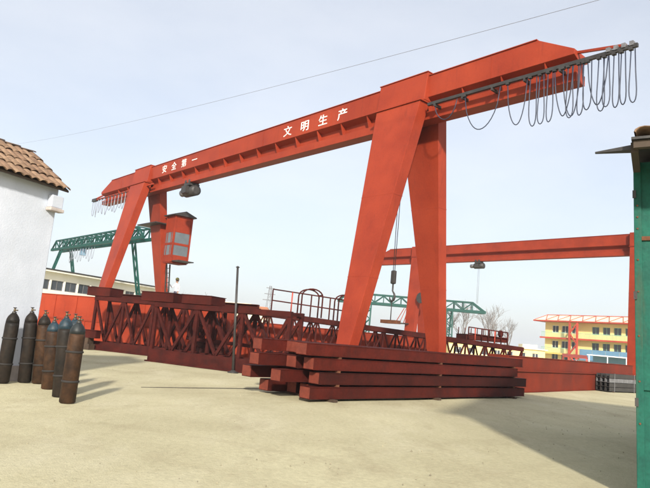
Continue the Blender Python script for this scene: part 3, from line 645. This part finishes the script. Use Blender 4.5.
# ------------------------------------------------------------------ painted girders lying on the ground
def lying_girder(p0, p1, z, h, w, label, mt, ribs=8, taper=0.0, split=0.0):
    a, b = V((*p0, z)), V((*p1, z)); d = b - a; L = d.length
    o = empty('crane_girder', a, math.atan2(d.y, d.x), label, 'girder', 'painted crane girders lying in the yard')
    m = MB(); m.hexa([(0, 0.04, 0.02), (L, 0.04, 0.02), (L, w - .04, 0.02), (0, w - .04, 0.02), (taper, 0.04, h - .02), (L - taper, 0.04, h - .02), (L - taper, w - .04, h - .02), (taper, w - .04, h - .02)])
    m.build('web_box', mt, o, 0.006)
    MB().box(-0.0, L, -0.0, w, 0, 0.018).build('bottom_flange', mt, o); MB().box(taper, L - taper, 0, w, h - 0.018, h + 0.01).build('top_flange', mt, o)
    if split:
        MB().box(taper * .5, L - taper * .5, -0.05, 0.038, split, split + 0.05).build('side_angle', mt, o)
    for k in range(ribs):
        x = taper + 0.4 + (L - 2 * taper - 0.8) * k / max(1, ribs - 1)
        if not split: MB().box(x - 0.012, x + 0.012, 0.003, 0.038, 0.02, h - .02).build('stiffener', mt, o)
    return o
lying_girder((-17.2, 34.3), (-3.2, 28.85), 0.0, 1.28, 1.0, 'lower bright orange girder on the ground behind the maroon lattice sections', 'orange_paint', 10)
lying_girder((-17.6, 34.45), (-4.4, 29.32), 1.295, 1.28, 0.95, 'upper bright orange girder stacked behind the maroon lattice sections', 'orange_paint', 10)
lying_girder((-4.2, 28.75), (9.3, 33.3), 0.0, 1.25, 0.9, 'bright orange girder on the ground seen through the walkway lattice', 'orange_paint', 10)
lying_girder((-4.0, 28.95), (6.2, 32.4), 1.265, 0.72, 0.7, 'shallow orange girder lying on the one behind the walkway lattice', 'orange_old', 8)
lying_girder((7.9, 24.72), (20.9, 39.9), 0.0, 1.50, 0.95, 'long dull red girder with a side angle running right to the green shed', 'girder_red', 0, 0.0, 0.88)

# extra dark crossbeam poking out at the left
box_section((-11.6, 29.0), (-10.3, 28.5), 0.55, 0.35, 0.35, 'dark maroon box end sticking out left of the lattice girders', 0.0)
bs = col.objects[-1]
blk = empty('timber_crib', (-11.0, 28.95, 0), -0.37, 'short timber crib under the maroon box end by the gas cylinders', 'timber crib')
for k, (a, b) in enumerate(((0, 0.27), (0.272, 0.548))):
    MB().box(-0.5 + .1 * k, 0.5 - .1 * k, -0.15, 0.25, a, b).build('timber', 'timber', blk)

# thin pole standing in the yard
pl = empty('steel_pole', (-2.92, 22.35, 0), 0, 'thin dark steel pole standing in front of the lattice girder', 'pole')
MB().tube([(0, 0, -0.02), (-0.25, 0, 3.84)], [0.05, 0.042], 10).build('shaft', 'dark_steel', pl)
MB().lathe([(0.20, -0.012), (0.20, 0.03), (0.10, 0.05), (0.075, 0.09)], 14).build('base_plate', 'dark_steel', pl)
MB().lathe([(0.07, 3.84), (0.075, 3.86), (0.02, 3.90)], 10, (-0.25, 0, 0)).build('pole_cap', 'dark_steel', pl)

# bundle of dark steel sections by the shed
bd = empty('steel_bundle', (16.0, 33.0, 0), math.atan2(0.58, 0.815), 'dark grey bundle of steel sections beside the dull red girder', 'steel bundle')
for L in range(4):
    for k in range(3):
        z = 0.04 + L * 0.235
        m = MB(); y = k * 0.26
        m.box(0, 3.4, y, y + 0.24, z, z + 0.02); m.box(0, 3.4, y, y + 0.02, z + 0.021, z + 0.21); m.box(0, 3.4, y + .22, y + 0.24, z + 0.021, z + 0.21)
        m.build('channel', 'grey_steel' if L == 2 else 'dark_steel', bd)
for x in (0.5, 2.6): MB().box(x, x + 0.05, -0.012, -0.002, 0.0, 1.0).build('binding_strap', 'grey_steel', bd)
for x in (0.4, 2.9): MB().box(x - .06, x + .06, -0.05, 0.85, -0.012, 0.038).build('bearer', 'timber', bd)

# ------------------------------------------------------------------ person behind the lattice girders
def person(loc, rz, label):
    root = empty('person', loc, rz, label, 'person')
    verts = []; edges = []; rad = []
    def ch(pts, start=None):
        prev = start
        for (p, r) in pts:
            verts.append(p); rad.append(r); i = len(verts) - 1
            if prev is not None: edges.append((prev, i))
            prev = i
        return prev
    ch([((0, 0, 0.92), 0.15)])
    ch([((0, 0.01, 1.06), 0.135), ((0, 0.0, 1.22), 0.15), ((0, 0, 1.36), 0.15), ((0, 0, 1.45), 0.075), ((0, 0.01, 1.52), 0.055), ((0, 0.02, 1.60), 0.085), ((0, 0.02, 1.68), 0.095), ((0, 0.01, 1.75), 0.06)], 0)
    chest = 3
    for s in (-1, 1):
        ch([((s * 0.09, 0, 0.84), 0.095), ((s * 0.10, 0.02, 0.50), 0.065), ((s * 0.10, -0.01, 0.28), 0.06), ((s * 0.10, -0.02, 0.08), 0.042), ((s * 0.11, 0.14, 0.035), 0.035)], 0)
        e = (s * 0.25, 0.12, 1.15) if s > 0 else (s * 0.26, 0.02, 1.14); hnd = (s * 0.20, 0.34, 1.27) if s > 0 else (s * 0.28, 0.12, 0.90)
        w = ch([((s * 0.17, 0, 1.38), 0.062), (e, 0.045), (hnd, 0.032)], chest)
        dd = (V(hnd) - V(e)).normalized(); sd = dd.cross(V((s, 0, 0.2))).normalized(); pm = V(hnd) + dd * 0.07
        pi = ch([(tuple(pm), 0.034)], w)
        for k in range(4):
            b = pm + sd * (0.022 * (k - 1.5)); ch([(tuple(b + dd * 0.035), 0.010), (tuple(b + dd * (0.065 + 0.008 * (k in (1, 2))) + V((0, 0, -0.012))), 0.008)], pi)
        ch([(tuple(V(hnd) + dd * 0.04 + sd * 0.05), 0.011), (tuple(V(hnd) + dd * 0.075 + sd * 0.062), 0.009)], w)
    me = bpy.data.meshes.new('body'); me.from_pydata(verts, edges, []); me.update()
    ob = bpy.data.objects.new('body', me); col.objects.link(ob)
    sk = ob.modifiers.new('skin', 'SKIN'); sk.use_smooth_shade = True
    ly = me.skin_vertices[0].data if me.skin_vertices else None
    if ly is None:
        bpy.context.view_layer.objects.active = ob
        bm = bmesh.new(); bm.from_mesh(me); bm.verts.layers.skin.verify(); bm.to_mesh(me); bm.free(); ly = me.skin_vertices[0].data
    for i, r in enumerate(rad): ly[i].radius = (r, r * (0.72 if 0 < i < 4 else 1)); ly[i].use_root = (i == 0)
    ss = ob.modifiers.new('sub', 'SUBSURF'); ss.levels = 1; ss.render_levels = 2
    bpy.context.view_layer.update()
    dg = bpy.context.evaluated_depsgraph_get(); m2 = bpy.data.meshes.new_from_object(ob.evaluated_get(dg)); bpy.data.objects.remove(ob)
    m2.materials.clear()
    for k in ('skin', 'shirt', 'trousers', 'dark_steel'): m2.materials.append(M[k])
    for p_ in m2.polygons:
        c = p_.center; p_.use_smooth = True
        arm = abs(c.x) > 0.2
        p_.material_index = 3 if c.z < 0.07 else 2 if (c.z < 0.93 and not arm) else 1 if (0.93 <= c.z < 1.455 and not (arm and (c.y > 0.27 or c.z < 0.96))) else 0
    b = bpy.data.objects.new('body', m2); col.objects.link(b); b.parent = root
    MB().lathe([(0.135, 1.70), (0.138, 1.712), (0.118, 1.718), (0.112, 1.76), (0.085, 1.81), (0.03, 1.835)], 18, (0, 0.01, 0)).build('helmet', 'helmet_olive', root)
    MB().lathe([(0.098, 1.60), (0.106, 1.66), (0.107, 1.70)], 16, (0, -0.005, 0)).build('hair', 'hair', root)
    MB().tube([(0, 0.115, 1.66), (0, 0.132, 1.63), (0, 0.115, 1.615)], [0.01, 0.018, 0.008], 6).build('nose', 'skin', root)
    MB().box(-0.028, 0.028, 0.108, 0.116, 1.582, 1.592).build('mouth', 'hair', root)
    for s in (-1, 1):
        MB().lathe([(0.004, -0.008), (0.012, 0), (0.004, 0.008)], 8, (s * 0.036, 0.11, 1.668)).build('eye', 'hair', root)
        MB().lathe([(0.008, -0.03), (0.018, 0), (0.010, 0.03)], 8, (s * 0.102, 0.01, 1.655)).build('ear', 'skin', root)
    return root
pw = crane.matrix_basis @ V((19.85, -2.05, 2.622))
for nm, bx in (('landing', (19.2, 20.5, -2.55, -1.62, 2.56, 2.62)), ('landing_post', (19.25, 19.35, -2.5, -2.4, 0.0, 2.558)), ('landing_post', (20.35, 20.45, -2.5, -2.4, 0.0, 2.558)), ('landing_post', (19.25, 19.35, -1.75, -1.65, 0.0, 2.558))):
    MB().box(*bx).build(nm, 'dark_steel', crane)
pr = person(pw, R(150), 'person in a white shirt and olive helmet standing by the cab ladder'); pr.scale = (0.95, 0.95, 0.95)

# ------------------------------------------------------------------ green lattice cranes in the background
def truss_crane(name, loc, rz, L, zb, h, w, n, legs, label, spread=3.2, lw=0.55, foot=0.0, th=0.12, end_l=1.5, end_r=1.5):
    root = empty(name, loc, rz, label, 'gantry crane', 'green lattice gantry cranes in the background')
    mt = 'green_truss'
    for y in (-w / 2, w / 2):
        MB().box(0, L, y - th * .8, y + th * .8, zb, zb + th * 2).build('bottom_chord', mt, root)
        MB().box(end_l, L - end_r, y - th / 2, y + th / 2, zb + h - th, zb + h).build('top_chord', mt, root)
        MB().bar((0, y, zb + th), (end_l, y, zb + h - th / 2), th).build('end_raker', mt, root); MB().bar((L, y, zb + th), (L - end_r, y, zb + h - th / 2), th).build('end_raker', mt, root)
        for k in range(n + 1):
            x = end_l + (L - end_l - end_r) * k / n
            MB().bar((x, y, zb + 2 * th), (x, y, zb + h - th), th * .7, th * .7, (1, 0, 0)).build('post', mt, root)
            if k < n:
                x2 = end_l + (L - end_l - end_r) * (k + 1) / n
                a, b = ((x, zb + 2 * th), (x2, zb + h - th)) if k % 2 else ((x, zb + h - th), (x2, zb + 2 * th))
                MB().bar((a[0], y, a[1]), (b[0], y, b[1]), th * .7, th * .7, (0, 1, 0)).build('diagonal', mt, root)
    for k in range(n + 1):
        x = end_l + (L - end_l - end_r) * k / n
        MB().bar((x, -w / 2, zb + h - th / 2), (x, w / 2, zb + h - th / 2), th * .7).build('cross_tie', mt, root)
    for t in legs:
        for s in (-1, 1):
            top = V((t, s * w / 2, zb)); bot = V((t, s * spread, foot))
            leg = MB()
            for dx in (-lw / 2, lw / 2): leg.bar(top + V((dx * 1.3, 0, 0)), bot + V((dx, 0, 0)), th, th, (0, 1, 0))
            lo = leg.build('leg', mt, root)
            m_ = 9
            for k in range(m_):
                a = top.lerp(bot, k / m_); b = top.lerp(bot, (k + 1) / m_); sg = 1 if k % 2 else -1
                MB().bar(a + V((sg * lw / 2 * 1.15, 0, 0)), b - V((sg * lw / 2 * 1.15, 0, 0)), th * .6, th * .6, (0, 1, 0)).build('lacing', mt, lo)
        MB().box(t - 0.3, t + 0.3, -spread - 1, spread + 1, foot, foot + 0.6).build('end_carriage', mt, root)
    return root
gc = truss_crane('lattice_crane', (-18.3, 62, 0), RZ, 29.0, 9.9, 1.45, 1.3, 18, (5.2, 25.0), 'green lattice gantry crane in the background behind the red far leg', 3.0, 0.6, 0.0, 0.17)
MB().box(18.2, 19.0, -0.3, 0.3, 9.0, 9.8).build('hoist', 'blue_panel', gc)
for (a, b, d) in [(13.5 + i * 0.95, 14.3 + i * 0.95, 1.5 + 0.3 * math.sin(i * 1.7)) for i in range(9)]:
    MB().tube([(a + (b - a) * k / 8, 0.5, 9.8 - d * math.sin(math.pi * k / 8) ** 0.6) for k in range(9)], 0.03, 4).build('festoon_cable', 'cable_pale', gc)
truss_crane('lattice_crane', (3.6, 121.5, 0), math.atan2(-3, 29.5), 29.2, 8.7, 2.15, 1.8, 14, (6.2, 22.2), 'distant green lattice crane low on the horizon beyond the red crane legs', 3.6, 0.9, 0.0, 0.26, 2.2, 2.6)

# ------------------------------------------------------------------ buildings
def window(parent, x, z, w, h, y, frame_m='white_paint', mull=True, fr=0.07):
    f = MB()
    f.box(x, x + w, y - 0.05, y + 0.02, z, z + fr); f.box(x, x + w, y - 0.05, y + 0.02, z + h - fr, z + h)
    f.box(x, x + fr, y - 0.05, y + 0.02, z + fr + .001, z + h - fr - .001); f.box(x + w - fr, x + w, y - 0.05, y + 0.02, z + fr + .001, z + h - fr - .001)
    if mull: f.box(x + w / 2 - fr / 2, x + w / 2 + fr / 2, y - 0.05, y + 0.02, z + fr + .001, z + h - fr - .001)
    o = f.build('window', frame_m, parent)
    MB().box(x + fr, x + w - fr, y - 0.022, y + 0.0, z + fr, z + h - fr).build('pane', 'glass', o)
    MB().box(x - 0.05, x + w + 0.05, y - 0.14, y + 0.02, z - 0.08, z - .002).build('sill', frame_m, o)

yb = empty('apartment_building', (46.7, 124, 0), math.atan2(-0.82, 0.57), 'yellow three storey building with red trim and blue lower balcony', 'building')
LB = 28.0
def wall_with_openings(parent, name, mt, L, z0, z1, y, th, ops):   # ops: (x0,x1,za,zb) sorted in x; strips round each opening
    m = MB(); x = 0
    for (a, b, za, zb) in ops:
        if a > x: m.box(x, a, y, y + th, z0, z1)
        m.box(a, b, y, y + th, z0, za); m.box(a, b, y, y + th, zb, z1); x = b
    if x < L: m.box(x, L, y, y + th, z0, z1)
    return m.build(name, mt, parent)
floors = [(0.0, 2.45), (2.45, 5.49), (5.49, 8.6)]
for fi, (z0, z1) in enumerate(floors):
    ops = []
    x = 1.6
    while x < LB - 2:
        if not (7.2 < x < 9.6): ops.append((x, x + 1.45, z0 + 0.95, z0 + 2.45))
        x += 2.15
    wall_with_openings(yb, 'wall', 'yellow_wall', LB, z0 + 0.003, z1 - 0.003, 0, 0.3, ops)
    for (a, b, za, zb) in ops: window(yb, a, za, b - a, zb - za, 0.18, 'white_paint' if int(a) % 2 else 'mint')
MB().box(0.0, LB, 7.6, 8.0, 0, 8.6).build('rear_wall', 'yellow_wall', yb); MB().box(0.003, 0.3, 0.303, 7.6, 0, 8.6).build('side_wall', 'yellow_wall', yb); MB().box(0.3, LB, 0.6, 0.65, 0, 8.6).build('inner_wall', 'slab', yb)
for z in (2.45, 5.49):
    MB().box(-0.3, LB, -1.3, -0.003, z - 0.2, z + 0.0).build('balcony_slab', 'yellow_paint', yb)
    MB().box(-0.32, LB, -1.34, -1.303, z - 0.26, z + 0.04).build('slab_edge', 'red_trim' if z > 3 else 'yellow_paint', yb)
for z, x0, mt in ((5.49, 0.0, 'mint'), (2.45, 0.0, 'mint')):
    r_ = MB(); x1 = LB
    n = int((x1 - x0) / 0.28)
    rail = MB().box(x0, x1, -1.28, -1.20, z + 0.98, z + 1.06).build('balcony_rail', mt, yb)
    pk = MB().box(-0.03, 0.03, -1.26, -1.22, z + 0.041, z + 0.978).mesh('picket', mt)
    for k in range(n): inst('picket', pk, rail, (x0 + 0.1 + k * 0.28, 0, 0))
bp = 0
for k in range(7):
    x = 8.6 + k * 2.6; MB().box(x, x + 2.54, -1.42, -1.36, 1.55, 3.55).build('blue_panel', 'blue_panel', yb)
MB().box(8.5, LB, -3.4, -1.43, 1.4, 1.48).build('porch_roof', 'blue_panel', yb)
for k in range(6): MB().bar((9.2 + k * 3.4, -3.3, 0), (9.2 + k * 3.4, -3.3, 1.398), 0.12).build('porch_post', 'white_paint', yb)
st = MB()
for x in (6.6, 8.2): MB().box(x - 0.16, x + 0.16, -1.9, -1.6, 0, 8.5).build('stair_post', 'red_trim', yb)
for k in range(4):
    a, b = ((6.6, 0.4 + k * 2.0), (8.2, 2.4 + k * 2.0)) if k % 2 else ((8.2, 0.4 + k * 2.0), (6.6, 2.4 + k * 2.0))
    MB().bar((a[0], -1.75, a[1]), (b[0], -1.75, b[1]), 0.25, 0.2).build('stair_flight', 'red_trim', yb)
MB().box(-1.6, LB, -1.9, 8.2, 8.603, 8.85).build('roof_slab', 'red_trim', yb)
MB().add([(-1.6, -1.88, 8.853), (LB, -1.88, 8.853), (LB, 0.6, 10.05), (0.2, 0.6, 10.05), (-1.6, -1.8, 8.853), (LB, -1.8, 8.853), (LB, 0.68, 10.02), (0.2, 0.68, 10.02)], [(0, 1, 2, 3), (7, 6, 5, 4), (0, 4, 5, 1), (1, 5, 6, 2), (2, 6, 7, 3), (3, 7, 4, 0)]).build('roof_slope', 'cream', yb)
MB().box(-0.2, LB, 0.685, 8.0, 8.853, 9.9).build('attic', 'yellow_wall', yb)
MB().bar((0.0, 0.56, 10.10), (LB, 0.56, 10.10), 0.12, 0.12).build('ridge_bar', 'red_trim', yb)
for k in range(11):
    x = -1.2 + k * 2.65
    MB().bar((x, -1.93, 8.92), (x + 1.32, 0.5, 10.10), 0.09, 0.09).build('roof_brace', 'red_trim', yb)
    MB().bar((x + 2.65, -1.93, 8.92), (x + 1.32, 0.5, 10.10), 0.09, 0.09).build('roof_brace', 'red_trim', yb)

lo = empty('low_building', (21.8, 100, 0), math.atan2(1.5, 16.5), 'single storey cream building beside the yellow building', 'building')
ops = [(1.2 + k * 2.2, 2.3 + k * 2.2, 0.9, 1.9) for k in range(7)]
wall_with_openings(lo, 'wall', 'yellow_wall', 16.6, 0, 2.5, 0, 0.3, ops)
for (a, b, za, zb) in ops: window(lo, a, za, b - a, zb - za, 0.18)
MB().box(0, 16.6, 5.7, 6, 0, 2.5).build('rear_wall', 'yellow_wall', lo); MB().box(16.3, 16.6, 0.303, 5.697, 0, 2.5).build('side_wall', 'yellow_wall', lo); MB().box(0, 0.3, 0.303, 5.697, 0, 2.5).build('side_wall', 'yellow_wall', lo)
MB().box(-0.3, 16.9, -0.35, 6.3, 2.503, 2.68).build('roof', 'cream', lo); MB().box(13.0, 15.6, 0.8, 2.5, 2.683, 3.3).build('roof_box', 'cream', lo)

cp = empty('carport', (42.0, 94, 0), math.atan2(-0.55, 0.83), 'long white carport roof in front of the yellow building', 'carport')
MB().box(0, 11, 0, 3.2, 2.35, 2.5).build('roof', 'white_paint', cp)
for k in range(5):
    MB().bar((0.3 + k * 2.6, 0.15, 0), (0.3 + k * 2.6, 0.15, 2.348), 0.14).build('post', 'white_paint', cp)
MB().box(0.4, 10.6, 2.9, 3.1, 0, 2.345).build('rear_sheet', 'blue_panel', cp)
awn = empty('awning_shelter', (37.8, 93, 0), -0.35, 'small orange red roofed shelter left of the carport', 'shelter')
MB().hexa([(0, 0, 1.75), (3.6, 0, 1.75), (3.6, 2.4, 2.2), (0, 2.4, 2.2), (0, 0, 1.83), (3.6, 0, 1.83), (3.6, 2.4, 2.28), (0, 2.4, 2.28)]).build('roof', 'orange_paint', awn)
for x in (0.1, 3.5):
    for y, z in ((0.1, 1.75), (2.3, 2.15)): MB().bar((x, y, 0), (x, y, z), 0.1).build('post', 'red_trim', awn)

ib = empty('factory_building', (-31.8, 50, 0), math.atan2(14, 6.5), 'long cream factory building with a dark window band behind the green crane', 'building')
LI = 27.0
ops = [(1.0 + k * 1.75, 2.55 + k * 1.75, 3.75, 4.75) for k in range(15)]
wall_with_openings(ib, 'wall', 'cream_white', LI, 2.9, 5.5, -0.0, 0.3, ops)
for (a, b, za, zb) in ops: window(ib, a, za, b - a, zb - za, 0.16, 'grey_steel', True, 0.08)
ops = [(1.6 + k * 3.2, 3.4 + k * 3.2, 0.9, 2.3) for k in range(8)]
wall_with_openings(ib, 'wall', 'cream', LI, 0, 2.896, 0.0, 0.3, ops)
for (a, b, za, zb) in ops: window(ib, a, za, b - a, zb - za, 0.16, 'grey_steel', True, 0.08)
MB().box(0, LI, -9, -8.7, 0, 5.5).build('rear_wall', 'cream', ib) if False else MB().box(0, LI, 8.7, 9, 0, 5.5).build('rear_wall', 'cream', ib)
MB().box(LI - .3, LI, 0.303, 8.697, 0, 5.5).build('side_wall', 'cream', ib); MB().box(0, .3, 0.303, 8.697, 0, 5.5).build('side_wall', 'cream', ib)
MB().box(-0.4, LI + 1.2, -0.7, 9.4, 5.503, 5.72).build('roof', 'cream_white', ib); MB().box(-0.4, LI + 1.2, -0.74, -0.703, 5.66, 5.80).build('roof_edge', 'dark_steel', ib)

lb = empty('tiled_house', (-18.6, 110, 0), -0.07, 'small distant cream house with an orange brown roof behind the pole', 'house')
MB().box(0, 9.2, 0, 6, 0, 4.6).build('wall', 'cream', lb)
MB().add([(-0.5, -0.5, 4.6), (9.7, -0.5, 4.6), (9.7, 6.5, 4.6), (-0.5, 6.5, 4.6), (0.4, 3, 6.0), (8.8, 3, 6.0)], [(3, 2, 1, 0), (0, 1, 5, 4), (1, 2, 5), (2, 3, 4, 5), (3, 0, 4)]).build('roof', 'brown_roof', lb)
for k in range(4): window(lb, 0.9 + k * 2.1, 2.4, 1.1, 1.2, -0.02)
lb2 = empty('flat_building', (-23.5, 118, 0), 0.03, 'pale flat roofed distant building partly behind the tiled house', 'building')
MB().box(0, 10, 0, 6, 0, 6.3).build('wall', 'cream_white', lb2); MB().box(-0.2, 10.2, -0.2, 6.2, 6.303, 6.6).build('roof', 'cream', lb2)
for k in range(4): window(lb2, 0.8 + k * 2.3, 4.2, 1.2, 1.2, -0.02)

# power line tower far away
py_ = empty('lattice_pylon', (-33.5, 400, 0), 0.4, 'faint power line tower on the horizon above the railing', 'pylon')
for sx in (-1, 1):
    for sy in (-1, 1):
        MB().bar((sx * 2.6, sy * 2.6, 0), (sx * 0.5, sy * 0.5, 31.5), 0.28).build('leg', 'grey_steel', py_)
for z, w in ((22, 4.6), (26, 3.8), (30, 2.8)): MB().bar((-w, 0, z), (w, 0, z), 0.35, 0.5).build('cross_arm', 'grey_steel', py_)
for k in range(8):
    z0, z1 = k * 3.8, (k + 1) * 3.8; w0, w1 = 2.6 - 2.1 * z0 / 31.5, 2.6 - 2.1 * z1 / 31.5; s = 1 if k % 2 else -1
    MB().bar((s * w0, -w0, z0), (-s * w1, -w1, z1), 0.18).build('lacing', 'grey_steel', py_)

# ------------------------------------------------------------------ bare winter trees
def tree(x, y, h, seed, label):
    rnd = random.Random(seed)
    root = empty('bare_tree', (x, y, 0), rnd.random() * 6, label, 'tree', 'bare winter trees on the horizon')
    tr = MB(); cw = MB()
    th = h * 0.30
    pts = [V((0, 0, -0.05)), V((rnd.uniform(-.1, .1), rnd.uniform(-.1, .1), th * 0.5)), V((rnd.uniform(-.15, .15), rnd.uniform(-.15, .15), th))]
    r0 = h * 0.022
    tr.tube(pts, [r0 * 1.2, r0, r0 * 0.85], 7)
    def br(p, d, L, r, depth):
        q = p + d * L * 0.5 + V((rnd.uniform(-1, 1), rnd.uniform(-1, 1), rnd.uniform(-.3, .6))) * L * 0.07; e = p + d * L + V((0, 0, L * 0.06))
        (tr if depth < 2 else cw).tube([p, q, e], [r, r * 0.78, r * 0.5], 5 if depth < 2 else 3, False)
        if depth >= 4: return
        n = (4, 4, 4, 4)[depth]
        for k in range(n):
            a = rnd.uniform(0.35, 0.95); ax = d.orthogonal().normalized(); ax.rotate(Matrix.Rotation(rnd.random() * 6.283, 3, d))
            nd = d.copy(); nd.rotate(Matrix.Rotation(a * (0.75 if depth < 2 else 1), 3, ax)); nd = (nd + V((0, 0, 0.22))).normalized()
            f = 0.55 + 0.45 * (k + 1) / n
            br(p.lerp(q, min(1, f * 2)) if f < .5 else q.lerp(e, f * 2 - 1), nd, L * rnd.uniform(0.55, 0.8), max(0.014, r * 0.52), depth + 1)
    for k in range(3):
        a = k * 2.1 + rnd.random(); d = V((math.cos(a) * 0.35, math.sin(a) * 0.35, 1)).normalized()
        br(pts[2 if k else 1].copy(), d, h * rnd.uniform(0.26, 0.33), r0 * 0.7, 1)
    tr.build('trunk', 'bark', root); cw.build('crown', 'twig', root)
for i, (x, y, h, lab) in enumerate([
        (27.0, 128, 11.0, 'bare tree just right of the red crane leg, under the green truss'), (31.5, 131, 11.8, 'bare tree under the right tip of the distant green crane'),
        (35.8, 127, 11.2, 'tall bare tree right of the distant green crane tip'), (39.5, 134, 10.0, 'bare tree above the low railing on the horizon'),
        (43.5, 138, 9.0, 'smaller bare tree between the railing and the yellow building'), (-29.5, 125, 8.6, 'bare tree right of the cab ladder on the horizon'),
        (-25.8, 132, 9.2, 'bare tree left of the thin pole near the pale building'), (-33.5, 138, 8.0, 'low bare tree far left of the thin pole')]):
    tree(x, y, h, 40 + i, lab)

# ------------------------------------------------------------------ overhead wire
a, b = V((-36.5, 63.0, 18.6)), V((6.78, 12.0, 9.85))
pts = []
for i in range(41):
    t = i / 40; p = a.lerp(b, t); p.z -= 0.55 * 4 * t * (1 - t); pts.append(p)
tag(MB().tube(pts, 0.0075, 5).build('overhead_wire', 'cable_pale'), 'thin overhead wire crossing the sky above the red girder', 'wire')

# ------------------------------------------------------------------ haze
hz = MB().box(-3200, 3200, -3100, 3200, -1.0, 42.0); ho = bpy.data.objects.new('haze', bpy.data.meshes.new('haze')); col.objects.link(ho)
ho.data.from_pydata(hz.v, [], hz.f); ho.data.update(); hm = bpy.data.materials.new('haze'); hm.use_nodes = True; M['haze'] = hm
hm.node_tree.nodes.remove(hm.node_tree.nodes['Principled BSDF'])
pv = hm.node_tree.nodes.new('ShaderNodeVolumePrincipled'); pv.inputs['Color'].default_value = (0.86, 0.92, 1.0, 1); pv.inputs['Density'].default_value = 0.0005
hm.node_tree.links.new(pv.outputs[0], hm.node_tree.nodes['Material Output'].inputs['Volume']); ho.data.materials.append(hm)
tag(ho, 'thin pale haze in the air', None, kind='stuff')
